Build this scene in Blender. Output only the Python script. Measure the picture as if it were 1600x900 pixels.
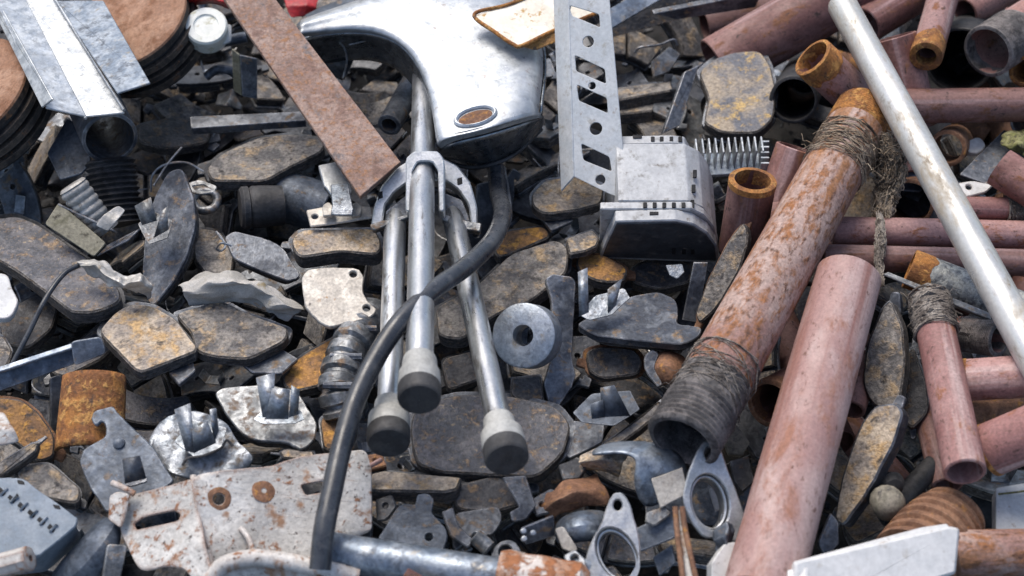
import bpy, bmesh, math, random
from mathutils import Vector, Matrix, noise
from mathutils.geometry import tessellate_polygon
rad = math.radians
for o in list(bpy.data.objects): bpy.data.objects.remove(o)
sc = bpy.context.scene
COL = sc.collection
rng = random.Random(7)

# ------------------------------------------------------------------ camera, sky, sun, exposure
PITCH, DIST, ZTOP, FPX = rad(50), 2.0, 0.45, 2286.0
RT = Vector((1, 0, 0))
UP = Vector((0, math.sin(PITCH), math.cos(PITCH)))
FW = Vector((0, math.cos(PITCH), -math.sin(PITCH)))
EYE = Vector((0, 0, ZTOP)) - FW * DIST
cam = bpy.data.cameras.new('camera')
cam.sensor_width = 36.0
cam.lens = 36.0 * FPX / 1600.0
cam.clip_start, cam.clip_end = 0.05, 500
cam.dof.use_dof = True
cam.dof.focus_distance = 1.93
cam.dof.aperture_fstop = 3.6
co = bpy.data.objects.new('camera', cam); COL.objects.link(co)
co.matrix_world = Matrix((( RT.x, UP.x, -FW.x, EYE.x), (RT.y, UP.y, -FW.y, EYE.y), (RT.z, UP.z, -FW.z, EYE.z), (0, 0, 0, 1)))
sc.camera = co

SUN_EL, SUN_AZ = rad(58), rad(-32)          # azimuth measured from +y (away from the camera) towards +x
world = bpy.data.worlds.new('World'); sc.world = world; world.use_nodes = True
wn = world.node_tree.nodes; wn.clear()
wo = wn.new('ShaderNodeOutputWorld'); wb = wn.new('ShaderNodeBackground'); ws = wn.new('ShaderNodeTexSky')
ws.sky_type = 'NISHITA'; ws.sun_disc = False
ws.sun_elevation = SUN_EL; ws.sun_rotation = SUN_AZ
ws.air_density = 1.0; ws.dust_density = 3.0; ws.ozone_density = 1.0
wb.inputs['Strength'].default_value = 0.13
world.node_tree.links.new(ws.outputs[0], wb.inputs['Color']); world.node_tree.links.new(wb.outputs[0], wo.inputs['Surface'])
sl = bpy.data.lights.new('sun', 'SUN'); sl.energy = 1.7; sl.angle = rad(34); sl.color = (1.0, 0.94, 0.85)
so = bpy.data.objects.new('sun', sl); COL.objects.link(so)
sd = Vector((math.sin(SUN_AZ) * math.cos(SUN_EL), math.cos(SUN_AZ) * math.cos(SUN_EL), math.sin(SUN_EL)))
so.rotation_euler = sd.to_track_quat('Z', 'Y').to_euler(); so.location = sd * 6
sc.view_settings.view_transform = 'Standard'; sc.view_settings.look = 'None'
sc.view_settings.gamma = 1.0; sc.view_settings.use_curve_mapping = False
sc.view_settings.exposure = 0.62
sc.render.engine = 'CYCLES'
sc.cycles.use_denoising = True
sc.cycles.max_bounces = 6
sc.cycles.caustics_reflective = False; sc.cycles.caustics_refractive = False

# ------------------------------------------------------------------ where things lie
def ray(px, py):
    return FW + RT * ((px - 800) / FPX) + UP * ((450 - py) / FPX)
def at(px, py, h=0.0):
    d = ray(px, py); return EYE + d * ((ZTOP + h - EYE.z) / d.z)
def dpt(px, py, depth):
    return EYE + ray(px, py) * depth
def dep(p): return (p - EYE).dot(FW)
def mpp(p): return dep(p) / FPX
def nv(n): return (RT * n[0] + UP * n[1] - FW).normalized()
def onplane(px, py, C, N):
    d = ray(px, py); return EYE + d * ((C - EYE).dot(N) / d.dot(N))
def basis(C, N, hint=None):
    x = Vector(hint) if hint is not None else RT.copy()
    x = x - N * x.dot(N)
    if x.length < 1e-4: x = UP - N * UP.dot(N)
    x.normalize(); y = N.cross(x)
    return Matrix(((x.x, y.x, N.x, C.x), (x.y, y.y, N.y, C.y), (x.z, y.z, N.z, C.z), (0, 0, 0, 1)))

# ------------------------------------------------------------------ objects
def tag(o, label=None, cat=None, group=None, kind=None):
    if label: o['label'] = label
    if cat: o['category'] = cat
    if group: o['group'] = group
    if kind: o['kind'] = kind
    return o
PAR = {}
def thing(name, label, cat, loc, group=None):
    o = bpy.data.objects.new(name, None); COL.objects.link(o)
    o.empty_display_size = 0.02; o.location = loc
    PAR[o.name] = Matrix.Translation(loc)
    return tag(o, label, cat, group)
def link(name, me, mat, M, parent=None, smooth=35):
    if mat is not None:
        me.materials.clear(); me.materials.append(mat)
    if smooth:
        me.shade_smooth(); me.set_sharp_from_angle(angle=rad(smooth))
    o = bpy.data.objects.new(name, me); COL.objects.link(o)
    if parent is not None:
        o.parent = parent; o.matrix_local = PAR[parent.name].inverted() @ M
    else:
        o.matrix_local = M
    PAR[o.name] = M
    return o
def mesh(name, v, f):
    me = bpy.data.meshes.new(name); me.from_pydata([tuple(p) for p in v], [], f); me.update(); return me

def fillet(loop, r, n=3):
    out = []; L = len(loop)
    for i in range(L):
        p, a, b = loop[i], loop[i - 1], loop[(i + 1) % L]
        u, w = a - p, b - p
        lu, lw = u.length, w.length
        if lu < 1e-7 or lw < 1e-7: continue
        k = min(r, lu * .45, lw * .45)
        s, e = p + u * (k / lu), p + w * (k / lw)
        for j in range(n + 1):
            t = j / n
            out.append(s * (1 - t) ** 2 + p * 2 * t * (1 - t) + e * t * t)
    return out
def area2(l): return sum(l[i - 1].x * l[i].y - l[i].x * l[i - 1].y for i in range(len(l)))
def subdiv(loop, step, jit=0.0, seed=0):
    r = random.Random(seed); out = []
    for i in range(len(loop)):
        a, b = loop[i], loop[(i + 1) % len(loop)]
        n = max(1, int((b - a).length / step))
        for j in range(n):
            p = a.lerp(b, j / n)
            if jit and n > 0: p = p + Vector((r.uniform(-jit, jit), r.uniform(-jit, jit)))
            out.append(p)
    return out
def inset(loop, d):
    out = []; L = len(loop)
    for i in range(L):
        p, a, b = loop[i], loop[i - 1], loop[(i + 1) % L]
        e1, e2 = (p - a), (b - p)
        if e1.length < 1e-9 or e2.length < 1e-9: out.append(p.copy()); continue
        e1.normalize(); e2.normalize()
        m = Vector((-e1.y - e2.y, e1.x + e2.x))
        if m.length < 1e-6: out.append(p.copy()); continue
        m.normalize(); c = max(.5, m.dot(Vector((-e1.y, e1.x))))
        out.append(p + m * (d / c))
    return out
def prism(loop, t, bev=.0012, holes=(), lift=None):
    """loop, holes: 2-D lists in metres. Top at z=0, bottom at z=-t, rim bevelled."""
    loop = list(loop)
    if area2(loop) < 0: loop.reverse()
    hs = []
    for h in holes:
        h = list(h)
        if area2(h) > 0: h.reverse()
        hs.append(h)
    v = []; f = []
    bev = min(bev, t * .4)
    tops = []; bots = []
    for l in [loop] + hs:
        i0 = len(v); n = len(l); ins = inset(l, bev)
        v += [Vector((p.x, p.y, 0)) for p in ins]
        v += [Vector((p.x, p.y, -bev)) for p in l]
        v += [Vector((p.x, p.y, -t + bev)) for p in l]
        v += [Vector((p.x, p.y, -t)) for p in ins]
        for r in range(3):
            for k in range(n):
                a, b = i0 + r * n + k, i0 + r * n + (k + 1) % n
                f.append((a, a + n, b + n, b))
        tops.append(list(range(i0, i0 + n))); bots.append(list(range(i0 + 3 * n, i0 + 4 * n)))
    if not hs:
        f.append(tuple(tops[0])); f.append(tuple(reversed(bots[0])))
    else:
        for rings, flip in ((tops, False), (bots, True)):
            flat = [k for r in rings for k in r]
            for tri in tessellate_polygon([[v[k] for k in r] for r in rings]):
                a, b, c = (flat[q] for q in tri)
                nz = (v[b] - v[a]).cross(v[c] - v[a]).z
                if abs(nz) < 1e-14: continue
                if (nz < 0) != flip: a, c = c, a
                f.append((a, b, c))
    return mesh('prism', v, f)
def local2(poly, C, N, M):
    Mi = M.inverted()
    return [(Mi @ onplane(x, y, C, N)).to_2d() for x, y in poly]
def centroid(poly): return (sum(p[0] for p in poly) / len(poly), sum(p[1] for p in poly) / len(poly))
def plate(name, poly, h, n, t, mat, parent=None, C=None, rnd=.006, bev=.0012, holes=(), jit=.0004, hint=None, drop=0.0):
    N = nv(n)
    if C is None: C = at(*centroid(poly), h)
    C = C - N * drop
    M = basis(C, N, hint)
    lp = local2(poly, C, N, M)
    c2 = sum(lp, Vector((0, 0))) / len(lp)
    M = M @ Matrix.Translation((c2.x, c2.y, 0)); lp = [p - c2 for p in lp]
    lp = subdiv(fillet(lp, rnd) if rnd else lp, .012, jit, int(abs(c2.x) * 9999) + len(lp))
    hl = []
    for hh in holes:
        if len(hh) == 3 and not isinstance(hh[0], (tuple, list)):     # (px, py, radius px)
            q = (M.inverted() @ onplane(hh[0], hh[1], C, N)).to_2d(); r = hh[2] * mpp(C)
            hl.append([q + Vector((math.cos(a * math.tau / 18), math.sin(a * math.tau / 18))) * r for a in range(18)])
        else:
            hl.append(fillet(local2(hh, C, N, M), .003, 2))
    return link(name, prism(lp, t, bev, hl), mat, M, parent)
def slab3(name, pts, t, mat, parent=None, rnd=.002, bev=.0008, holes=()):
    N = (pts[1] - pts[0]).cross(pts[2] - pts[0]).normalized()
    if N.dot(EYE - pts[0]) < 0: N = -N
    C = sum(pts, Vector()) / len(pts); M = basis(C, N); Mi = M.inverted()
    lp = [(Mi @ p).to_2d() for p in pts]
    return link(name, prism(fillet(lp, rnd) if rnd else lp, t, bev, holes), mat, M, parent)
def box(name, c, s, mat, parent=None, M=None, bev=.001):
    lp = [Vector((sx * s[0] / 2, sy * s[1] / 2)) for sx, sy in ((-1, -1), (1, -1), (1, 1), (-1, 1))]
    me = prism(fillet(lp, bev * 2, 2), s[2], bev)
    return link(name, me, mat, (M or Matrix()) @ Matrix.Translation((c[0], c[1], c[2] + s[2] / 2)) if M else Matrix.Translation((c[0], c[1], c[2] + s[2] / 2)), parent)

# revolved shape between two points: prof = [(distance from A, radius), ...]; closed=True joins last to first (hollow pipes)
def lathe(name, A, B, prof, mat, parent=None, seg=28, closed=False, dent=0.0, smooth=40, cap=True, zj=0.0):
    ax = (B - A).normalized(); M = basis(A, ax, UP if abs(ax.dot(UP)) < .9 else RT)
    v = []; f = []; n = len(prof); s0 = rng.uniform(0, 50)
    zmax = max(q[0] for q in prof)
    for z, r in prof:
        for k in range(seg):
            a = k * math.tau / seg; x, y = math.cos(a), math.sin(a)
            rr = r
            if dent: rr = r * (1 + dent * noise.noise(Vector((x * 1.1 + s0, y * 1.1, z * 14))) + dent * .5 * noise.noise(Vector((x * 3 + s0, y * 3, z * 60))))
            zz = z + (zj * (noise.noise(Vector((x * 2 + s0, y * 2, 3))) + .6 * noise.noise(Vector((x * 6 + s0, y * 6, 8)))) if zj and z > .55 * zmax else 0)
            v.append((x * rr, y * rr, zz))
    for i in range(n if closed else n - 1):
        j = (i + 1) % n
        for k in range(seg):
            k2 = (k + 1) % seg
            f.append((i * seg + k, i * seg + k2, j * seg + k2, j * seg + k))
    if not closed and cap:
        f.append(tuple(reversed(range(seg)))); f.append(tuple(range((n - 1) * seg, n * seg)))
    me = mesh(name, v, f)
    bm = bmesh.new(); bm.from_mesh(me); bmesh.ops.recalc_face_normals(bm, faces=bm.faces); bm.to_mesh(me); bm.free()
    return link(name, me, mat, M, parent, smooth)
def pipe_prof(L, r, wall, thA=None, thB=None, step=.03):
    """outer skin from A to B, then back along the bore. thA/thB = (length, pitch, depth)"""
    p = [(0.0, r - wall * .35), (.0012, r)]
    z = .0012
    if thA:
        p = [(0.0, r - wall * .6), (.001, r - thA[2])]
        n = int(thA[0] / thA[1])
        for i in range(n):
            z = .001 + (i + .5) * thA[1]; p.append((z, r)); p.append((z + thA[1] * .5, r - thA[2]))
        z = z + thA[1]; p.append((z, r))
    end = L - (thB[0] if thB else .0012)
    k = max(2, int((end - z) / step))
    for i in range(1, k + 1): p.append((z + (end - z) * i / k, r))
    if thB:
        n = int(thB[0] / thB[1])
        for i in range(n):
            zz = end + (i + .3) * thB[1]; p.append((zz, r - thB[2])); p.append((zz + thB[1] * .5, r))
        p.append((L, r - wall * .6))
    else: p.append((L, r - wall * .35))
    p.append((L, r - wall)); p.append((L * .5, r - wall)); p.append((0.0, r - wall))
    return p
def pipe(name, a, b, rpx, mat, parent=None, wall=.0035, thA=None, thB=None, seg=32, dent=.01, at_b=False, rm=None):
    A, B = at(*a), at(*b); r = rm or rpx * mpp(B if at_b else A)
    return lathe(name, A, B, pipe_prof((B - A).length, r, wall, thA, thB), mat, parent, seg, True, dent)
def catmull(P, n=8):
    out = []; Q = [P[0] * 2 - P[1]] + list(P) + [P[-1] * 2 - P[-2]]
    for i in range(1, len(Q) - 2):
        a, b, c, d = Q[i - 1:i + 3]
        for j in range(n):
            t = j / n
            out.append(.5 * ((2 * b) + (c - a) * t + (2 * a - 5 * b + 4 * c - d) * t * t + (3 * b - a - 3 * c + d) * t ** 3))
    out.append(P[-1].copy()); return out
def tube_geo(path, r, seg=8, v=None, f=None, flat=1.0):
    v = [] if v is None else v; f = [] if f is None else f
    i0 = len(v); T = (path[1] - path[0]).normalized(); N = T.orthogonal().normalized(); n = len(path)
    for i, p in enumerate(path):
        t = ((path[min(i + 1, n - 1)] - path[max(i - 1, 0)])).normalized()
        N = (N - t * N.dot(t)); N = N.normalized() if N.length > 1e-6 else t.orthogonal().normalized()
        Bn = t.cross(N); rr = r[i] if isinstance(r, list) else r
        for k in range(seg):
            a = k * math.tau / seg; v.append(p + N * (math.cos(a) * rr) + Bn * (math.sin(a) * rr * flat))
    for i in range(n - 1):
        for k in range(seg):
            k2 = (k + 1) % seg; a = i0 + i * seg
            f.append((a + k, a + k2, a + seg + k2, a + seg + k))
    f.append(tuple(reversed(range(i0, i0 + seg)))); f.append(tuple(range(i0 + (n - 1) * seg, i0 + n * seg)))
    return v, f
def tube(name, pts, rm, mat, parent=None, seg=10, n=8, flat=1.0, raw=False):
    P = [at(*p) for p in pts] if not raw else pts
    path = catmull(P, n); C = sum(path, Vector()) / len(path)
    v, f = tube_geo([p - C for p in path], rm, seg, flat=flat)
    return link(name, mesh(name, v, f), mat, Matrix.Translation(C), parent, 50)
def grid(name, rows, mat, parent=None, thick=.002, sub=2, crumple=0.0, cs=30, cuts=3, offset=-1, raw=False, smooth=60):
    R_ = [[(at(*p) if not raw else p) for p in r] for r in rows]
    nr, nc = len(R_), len(R_[0])
    C = sum((p for r in R_ for p in r), Vector()) / (nr * nc)
    v = [p - C for r in R_ for p in r]; f = []
    for i in range(nr - 1):
        for j in range(nc - 1):
            a = i * nc + j; f.append((a, a + 1, a + nc + 1, a + nc))
    me = mesh(name, v, f)
    if (f and me.polygons[0].normal.dot(EYE - C) < 0): me.flip_normals()
    if crumple:
        bm = bmesh.new(); bm.from_mesh(me); bmesh.ops.subdivide_edges(bm, edges=bm.edges, cuts=cuts, use_grid_fill=True)
        s = rng.uniform(0, 30)
        for q in bm.verts:
            w = (q.co * cs if not isinstance(cs, tuple) else Vector((q.co.x * cs[0], q.co.y * cs[1], q.co.z * cs[2]))) + Vector((s, s, s)); q.co += Vector((noise.noise(w), noise.noise(w + Vector((9, 2, 4))), noise.noise(w + Vector((3, 7, 1))))) * crumple + Vector((0, .4, 1)) * (abs(noise.noise(w * 2.7)) * crumple * .9)
        bm.to_mesh(me); bm.free()
    o = link(name, me, mat, Matrix.Translation(C), parent, smooth)
    if sub:
        m = o.modifiers.new('sub', 'SUBSURF'); m.levels = sub; m.render_levels = sub
    if thick:
        m = o.modifiers.new('solid', 'SOLIDIFY'); m.thickness = thick; m.offset = offset
    return o

def warp(o, amp, scale, cuts=2, ridge=None):
    """beat a flat plate out of true: same shift for both faces so it stays a sheet"""
    me = o.data; bm = bmesh.new(); bm.from_mesh(me)
    bmesh.ops.triangulate(bm, faces=bm.faces)
    for _ in range(cuts):
        es = [e for e in bm.edges if e.calc_length() > .014]
        bmesh.ops.subdivide_edges(bm, edges=es, cuts=1); bmesh.ops.triangulate(bm, faces=[f for f in bm.faces if len(f.verts) > 3])
    s = rng.uniform(0, 40)
    for q in bm.verts:
        w = Vector((q.co.x * scale + s, q.co.y * scale, 2))
        q.co.z += amp * (noise.noise(w) + .5 * noise.noise(w * 2.3)) + (ridge(q.co.x, q.co.y) if ridge else 0)
    bm.to_mesh(me); bm.free(); me.shade_smooth(); me.set_sharp_from_angle(angle=rad(40))

def on_surface(o, px, py):
    bpy.context.view_layer.update(); ev = o.evaluated_get(bpy.context.evaluated_depsgraph_get()); Mi = ev.matrix_world.inverted()
    ok, lo, no, _ = ev.ray_cast(Mi @ EYE, (Mi.to_3x3() @ ray(px, py)).normalized())
    return (ev.matrix_world @ lo, (ev.matrix_world.to_3x3() @ no).normalized()) if ok else None
# ------------------------------------------------------------------ materials
def mk(name, a, b, c=None, cth=.58, csoft=.06, sc_=30, csc=None, rough=.6, metal=0.0, bump=.25, bs=160, fine=.35, edge=None, edge_w=.7, stretch=None, hv=.12, cmetal=False, crough=.85, d=None, dth=.64, dsc=60, lb=0.0, er=.0025, st=None):
    m = bpy.data.materials.new(name); m.use_nodes = True
    nt = m.node_tree; N = nt.nodes; L = nt.links; N.clear()
    def nd(t, **k):
        q = N.new(t)
        for kk, vv in k.items(): setattr(q, kk, vv)
        return q
    out = nd('ShaderNodeOutputMaterial'); bs_ = nd('ShaderNodeBsdfPrincipled'); L.new(bs_.outputs[0], out.inputs[0])
    tc = nd('ShaderNodeTexCoord'); oi = nd('ShaderNodeObjectInfo')
    mul = nd('ShaderNodeMath', operation='MULTIPLY'); mul.inputs[1].default_value = 17.3; L.new(oi.outputs['Random'], mul.inputs[0])
    add = nd('ShaderNodeVectorMath', operation='ADD'); L.new(tc.outputs['Object'], add.inputs[0]); L.new(mul.outputs[0], add.inputs[1])
    vec = add.outputs[0]
    if stretch:
        vm = nd('ShaderNodeVectorMath', operation='MULTIPLY'); vm.inputs[1].default_value = stretch; L.new(vec, vm.inputs[0]); vec1 = vm.outputs[0]
    else: vec1 = vec
    def nz(s, det=5, r=.6, v=vec, dist=0.0):
        q = nd('ShaderNodeTexNoise'); q.inputs['Scale'].default_value = s; q.inputs['Detail'].default_value = det; q.inputs['Roughness'].default_value = r; q.inputs['Distortion'].default_value = dist
        L.new(v, q.inputs['Vector']); return q.outputs['Fac']
    def ramp(x, lo, hi):
        q = nd('ShaderNodeMapRange'); q.interpolation_type = 'SMOOTHSTEP'; q.inputs['From Min'].default_value = lo; q.inputs['From Max'].default_value = hi; L.new(x, q.inputs['Value']); return q.outputs[0]
    def mix(fac, x, y):
        q = nd('ShaderNodeMix', data_type='RGBA'); L.new(fac, q.inputs[0])
        for s, val in ((6, x), (7, y)):
            if isinstance(val, tuple): q.inputs[s].default_value = (*val, 1)
            else: L.new(val, q.inputs[s])
        return q.outputs[2]
    n1 = nz(sc_, 4, .62, vec1, .4)
    col = mix(ramp(n1, .41, .59), a, b)
    nf = nz(bs, 3, .65)
    masks = []
    for cc, th, s_ in ((c, cth, csc or sc_ * 1.9), (d, dth, dsc)):
        if cc is None: continue
        k = ramp(nz(s_, 5, .68, vec1, .25), th - csoft, th + csoft)
        col = mix(k, col, cc); masks.append(k)
    if st:
        sm = nd('ShaderNodeVectorMath', operation='MULTIPLY'); sm.inputs[1].default_value = (1, 1, .05); L.new(vec, sm.inputs[0])
        col = mix(ramp(nz(st[2], 4, .6, sm.outputs[0]), st[1] - .05, st[1] + .09), col, st[0])
    if edge is not None:
        bv = nd('ShaderNodeBevel'); bv.samples = 2; bv.inputs['Radius'].default_value = er
        ge = nd('ShaderNodeNewGeometry'); dt = nd('ShaderNodeVectorMath', operation='DOT_PRODUCT')
        L.new(bv.outputs[0], dt.inputs[0]); L.new(ge.outputs['Normal'], dt.inputs[1])
        inv = nd('ShaderNodeMath', operation='SUBTRACT'); inv.inputs[0].default_value = 1.0; L.new(dt.outputs['Value'], inv.inputs[1])
        mm = nd('ShaderNodeMath', operation='MULTIPLY'); L.new(ramp(inv.outputs[0], .01, .12), mm.inputs[0]); L.new(ramp(n1, .3, .6), mm.inputs[1])
        m3 = nd('ShaderNodeMath', operation='MULTIPLY'); m3.inputs[1].default_value = edge_w; L.new(mm.outputs[0], m3.inputs[0])
        col = mix(m3.outputs[0], col, edge)
    # fine value grain and per-object variation
    g = nd('ShaderNodeMapRange'); g.inputs['From Min'].default_value = .3; g.inputs['From Max'].default_value = .7
    g.inputs['To Min'].default_value = 1 - fine; g.inputs['To Max'].default_value = 1 + fine * .6; L.new(nf, g.inputs['Value'])
    ov = nd('ShaderNodeMapRange'); ov.inputs['To Min'].default_value = 1 - hv; ov.inputs['To Max'].default_value = 1 + hv; L.new(oi.outputs['Random'], ov.inputs['Value'])
    vv = nd('ShaderNodeMath', operation='MULTIPLY'); L.new(g.outputs[0], vv.inputs[0]); L.new(ov.outputs[0], vv.inputs[1])
    sca = nd('ShaderNodeVectorMath', operation='SCALE'); L.new(col, sca.inputs[0]); L.new(vv.outputs[0], sca.inputs['Scale'])
    L.new(sca.outputs[0], bs_.inputs['Base Color'])
    # roughness
    rr = nd('ShaderNodeMapRange'); rr.inputs['From Min'].default_value = .3; rr.inputs['From Max'].default_value = .7
    rr.inputs['To Min'].default_value = max(.05, rough - .12); rr.inputs['To Max'].default_value = min(1, rough + .15); L.new(nz(sc_ * 2.6, 3, .6, vec1), rr.inputs['Value'])
    ro = rr.outputs[0]
    if masks and not cmetal:
        for k in masks:
            q = nd('ShaderNodeMix', data_type='FLOAT'); L.new(k, q.inputs[0]); L.new(ro, q.inputs[2]); q.inputs[3].default_value = crough; ro = q.outputs[0]
    L.new(ro, bs_.inputs['Roughness'])
    if metal:
        if masks and not cmetal:
            q = nd('ShaderNodeMath', operation='MULTIPLY_ADD'); L.new(masks[0], q.inputs[0]); q.inputs[1].default_value = -metal; q.inputs[2].default_value = metal; L.new(q.outputs[0], bs_.inputs['Metallic'])
        else: bs_.inputs['Metallic'].default_value = metal
    if bump:
        bn = nd('ShaderNodeMath', operation='ADD'); L.new(nf, bn.inputs[0])
        if masks:
            q = nd('ShaderNodeMath', operation='MULTIPLY'); L.new(masks[0], q.inputs[0]); q.inputs[1].default_value = .5; L.new(q.outputs[0], bn.inputs[1])
        else: L.new(n1, bn.inputs[1])
        if lb:
            b2 = nd('ShaderNodeMath', operation='MULTIPLY_ADD'); L.new(n1, b2.inputs[0]); b2.inputs[1].default_value = lb; L.new(bn.outputs[0], b2.inputs[2]); bn = b2
        bu = nd('ShaderNodeBump'); bu.inputs['Strength'].default_value = bump; bu.inputs['Distance'].default_value = .002
        L.new(bn.outputs[0], bu.inputs['Height']); L.new(bu.outputs[0], bs_.inputs['Normal'])
    return m
m_fr_tan = mk('friction_tan', (.50, .41, .31), (.29, .25, .215), (.50, .33, .16), .57, csoft=.11, sc_=24, bump=.9, bs=230, fine=.5, rough=.82, d=(.07, .062, .058), dth=.615, edge=(.58, .50, .40), edge_w=.9)
m_fr_gray = mk('friction_gray', (.115, .11, .11), (.27, .247, .222), (.44, .32, .19), .585, csoft=.10, sc_=24, csc=40, bump=.9, bs=230, fine=.55, rough=.8, d=(.04, .036, .037), dth=.61, edge=(.50, .44, .37), edge_w=.9)
m_fr_dark = mk('friction_dark', (.032, .033, .039), (.08, .077, .078), (.21, .14, .08), .60, csoft=.09, bump=.8, bs=220, fine=.55, rough=.62, edge=(.30, .27, .24), edge_w=.8)
m_fr_blue = mk('friction_slate', (.055, .06, .076), (.135, .13, .14), (.32, .225, .14), .61, csoft=.08, bump=.8, bs=220, fine=.55, rough=.52, d=(.42, .33, .22), dth=.655, dsc=130, edge=(.38, .35, .31), edge_w=.9)
m_fr_rust = mk('friction_rust', (.36, .19, .07), (.21, .12, .065), (.48, .25, .06), .55, bump=.7, bs=230, fine=.5, rough=.9, d=(.08, .06, .05), dth=.60)
m_st_dark = mk('steel_dark', (.06, .068, .085), (.145, .158, .18), (.22, .15, .09), .62, csoft=.08, metal=.45, rough=.44, bump=.32, bs=190, fine=.42, edge=(.50, .50, .52), edge_w=.85)
m_st_black = mk('steel_black', (.032, .034, .04), (.085, .088, .096), (.18, .11, .065), .66, metal=.4, rough=.42, bump=.3, bs=200, fine=.4, edge=(.32, .32, .32), edge_w=.7)
m_st_gray = mk('steel_gray', (.11, .117, .125), (.26, .27, .28), (.20, .135, .085), .60, csoft=.09, metal=.6, rough=.42, bump=.35, bs=170, fine=.42, edge=(.55, .54, .52))
m_st_white = mk('steel_pale', (.52, .49, .44), (.40, .37, .33), (.40, .22, .09), .68, metal=.25, rough=.5, bump=.2, bs=260, fine=.3, d=(.12, .10, .09), dth=.70)
m_st_blue = mk('steel_blue', (.06, .075, .10), (.115, .137, .172), (.18, .14, .105), .63, metal=.3, rough=.5, bump=.28, bs=180, fine=.42, edge=(.44, .47, .51))
m_galv = mk('galvanised', (.40, .43, .46), (.58, .605, .62), (.30, .33, .36), .59, csoft=.1, metal=.5, rough=.38, bump=.14, bs=150, fine=.22, cmetal=True, d=(.22, .225, .23), dth=.655, dsc=90, st=((.36, .38, .40), .6, 60))
m_galv_d = mk('galvanised_dull', (.17, .21, .265), (.31, .35, .40), (.10, .115, .14), .58, csoft=.1, metal=.6, rough=.42, bump=.2, bs=180, fine=.3, cmetal=True, d=(.30, .26, .2), dth=.66)
m_chrome = mk('chrome', (.40, .415, .43), (.50, .51, .52), (.20, .19, .18), .62, metal=.85, rough=.34, bump=.06, bs=260, fine=.14, cmetal=True, stretch=(1, 1, .3))
m_alu = mk('aluminium', (.45, .47, .48), (.58, .59, .60), (.20, .20, .20), .70, metal=.85, rough=.42, bump=.15, bs=300, fine=.2, cmetal=True, edge=(.8, .8, .8))
m_cover = mk('worn_chrome_cover', (.38, .41, .44), (.48, .505, .525), (.26, .285, .31), .60, csoft=.12, metal=.5, rough=.38, bump=.1, bs=90, fine=.14, cmetal=True, hv=.02, d=(.16, .10, .07), dth=.69, dsc=50, edge=(.80, .82, .84), edge_w=.6, er=.004)
m_white = mk('white_coat', (.50, .525, .54), (.57, .585, .59), (.36, .345, .31), .64, csoft=.1, rough=.42, bump=.1, bs=180, fine=.14, hv=.03, d=(.22, .15, .10), dth=.68, dsc=90)
m_whitep = mk('white_plastic', (.55, .555, .555), (.61, .61, .605), (.36, .325, .28), .655, csoft=.09, rough=.4, bump=.08, bs=160, fine=.12, hv=.02, d=(.2, .16, .12), dth=.69, dsc=100)
m_wrust = mk('white_paint_rusty', (.62, .605, .575), (.47, .455, .43), (.26, .12, .06), .61, csoft=.06, sc_=11, csc=70, rough=.46, bump=.45, bs=200, fine=.24, d=(.06, .045, .04), dth=.63, dsc=150, edge=(.23, .10, .05), edge_w=1.0, hv=.03, lb=4, er=.008, st=((.34, .20, .12), .61, 34))
m_pink = mk('primer_pipe', (.24, .115, .105), (.35, .205, .19), (.23, .09, .042), .60, sc_=9, csc=46, rough=.58, bump=.3, bs=220, fine=.3, d=(.09, .05, .042), dth=.635, dsc=110, hv=.2, stretch=(1, 1, .55), st=((.43, .31, .29), .59, 34))
m_pinkd = mk('primer_pipe_dull', (.145, .064, .055), (.255, .135, .118), (.18, .078, .042), .60, sc_=11, csc=46, rough=.6, bump=.3, bs=220, fine=.3, d=(.06, .038, .034), dth=.63, dsc=110, hv=.3, stretch=(1, 1, .55), st=((.32, .21, .205), .59, 34))
m_pinkr = mk('primer_pipe_rusty', (.27, .15, .125), (.40, .285, .245), (.29, .12, .045), .545, csoft=.10, sc_=9, csc=70, rough=.66, bump=.45, bs=220, fine=.38, d=(.11, .055, .038), dth=.60, dsc=140, hv=.04, stretch=(1, 1, .5), st=((.31, .15, .07), .57, 22))
m_pinkp = mk('primer_pipe_pale', (.34, .20, .18), (.45, .325, .30), (.30, .145, .10), .60, csoft=.09, sc_=8, csc=26, rough=.5, bump=.25, bs=220, fine=.2, d=(.15, .075, .055), dth=.64, dsc=120, hv=.03, stretch=(1, 1, .5), st=((.28, .14, .115), .60, 30))
m_orange = mk('rust_orange', (.36, .155, .04), (.21, .085, .03), (.48, .25, .075), .57, sc_=40, rough=.9, bump=.7, bs=240, fine=.5, d=(.09, .05, .03), dth=.62)
m_brown = mk('rust_brown', (.17, .085, .05), (.27, .14, .08), (.40, .19, .05), .62, sc_=35, rough=.85, bump=.5, bs=280, fine=.4, edge=(.36, .24, .16))
m_bar = mk('rust_flatbar', (.26, .165, .13), (.35, .245, .20), (.32, .16, .08), .575, csoft=.12, sc_=18, csc=110, rough=.75, bump=.45, bs=260, fine=.38, d=(.13, .13, .14), dth=.66, dsc=36, hv=.02, st=((.22, .13, .10), .6, 30))
m_disc = mk('rust_disc_face', (.28, .145, .085), (.38, .22, .14), (.20, .09, .045), .57, csoft=.1, sc_=14, csc=40, rough=.75, bump=.35, bs=240, fine=.3, hv=.05)
m_discrim = mk('disc_rim', (.035, .03, .028), (.09, .07, .055), (.20, .10, .05), .64, rough=.7, bump=.6, bs=160, fine=.5, edge=(.30, .22, .16))
m_black = mk('black_iron', (.018, .018, .02), (.04, .04, .043), (.09, .07, .06), .68, rough=.6, bump=.4, bs=200, fine=.4, edge=(.16, .15, .14))
m_thread = mk('grimy_thread', (.075, .07, .07), (.165, .15, .145), (.05, .045, .045), .56, rough=.75, bump=.5, bs=260, fine=.4, edge=(.30, .26, .24), cmetal=True)
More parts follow.
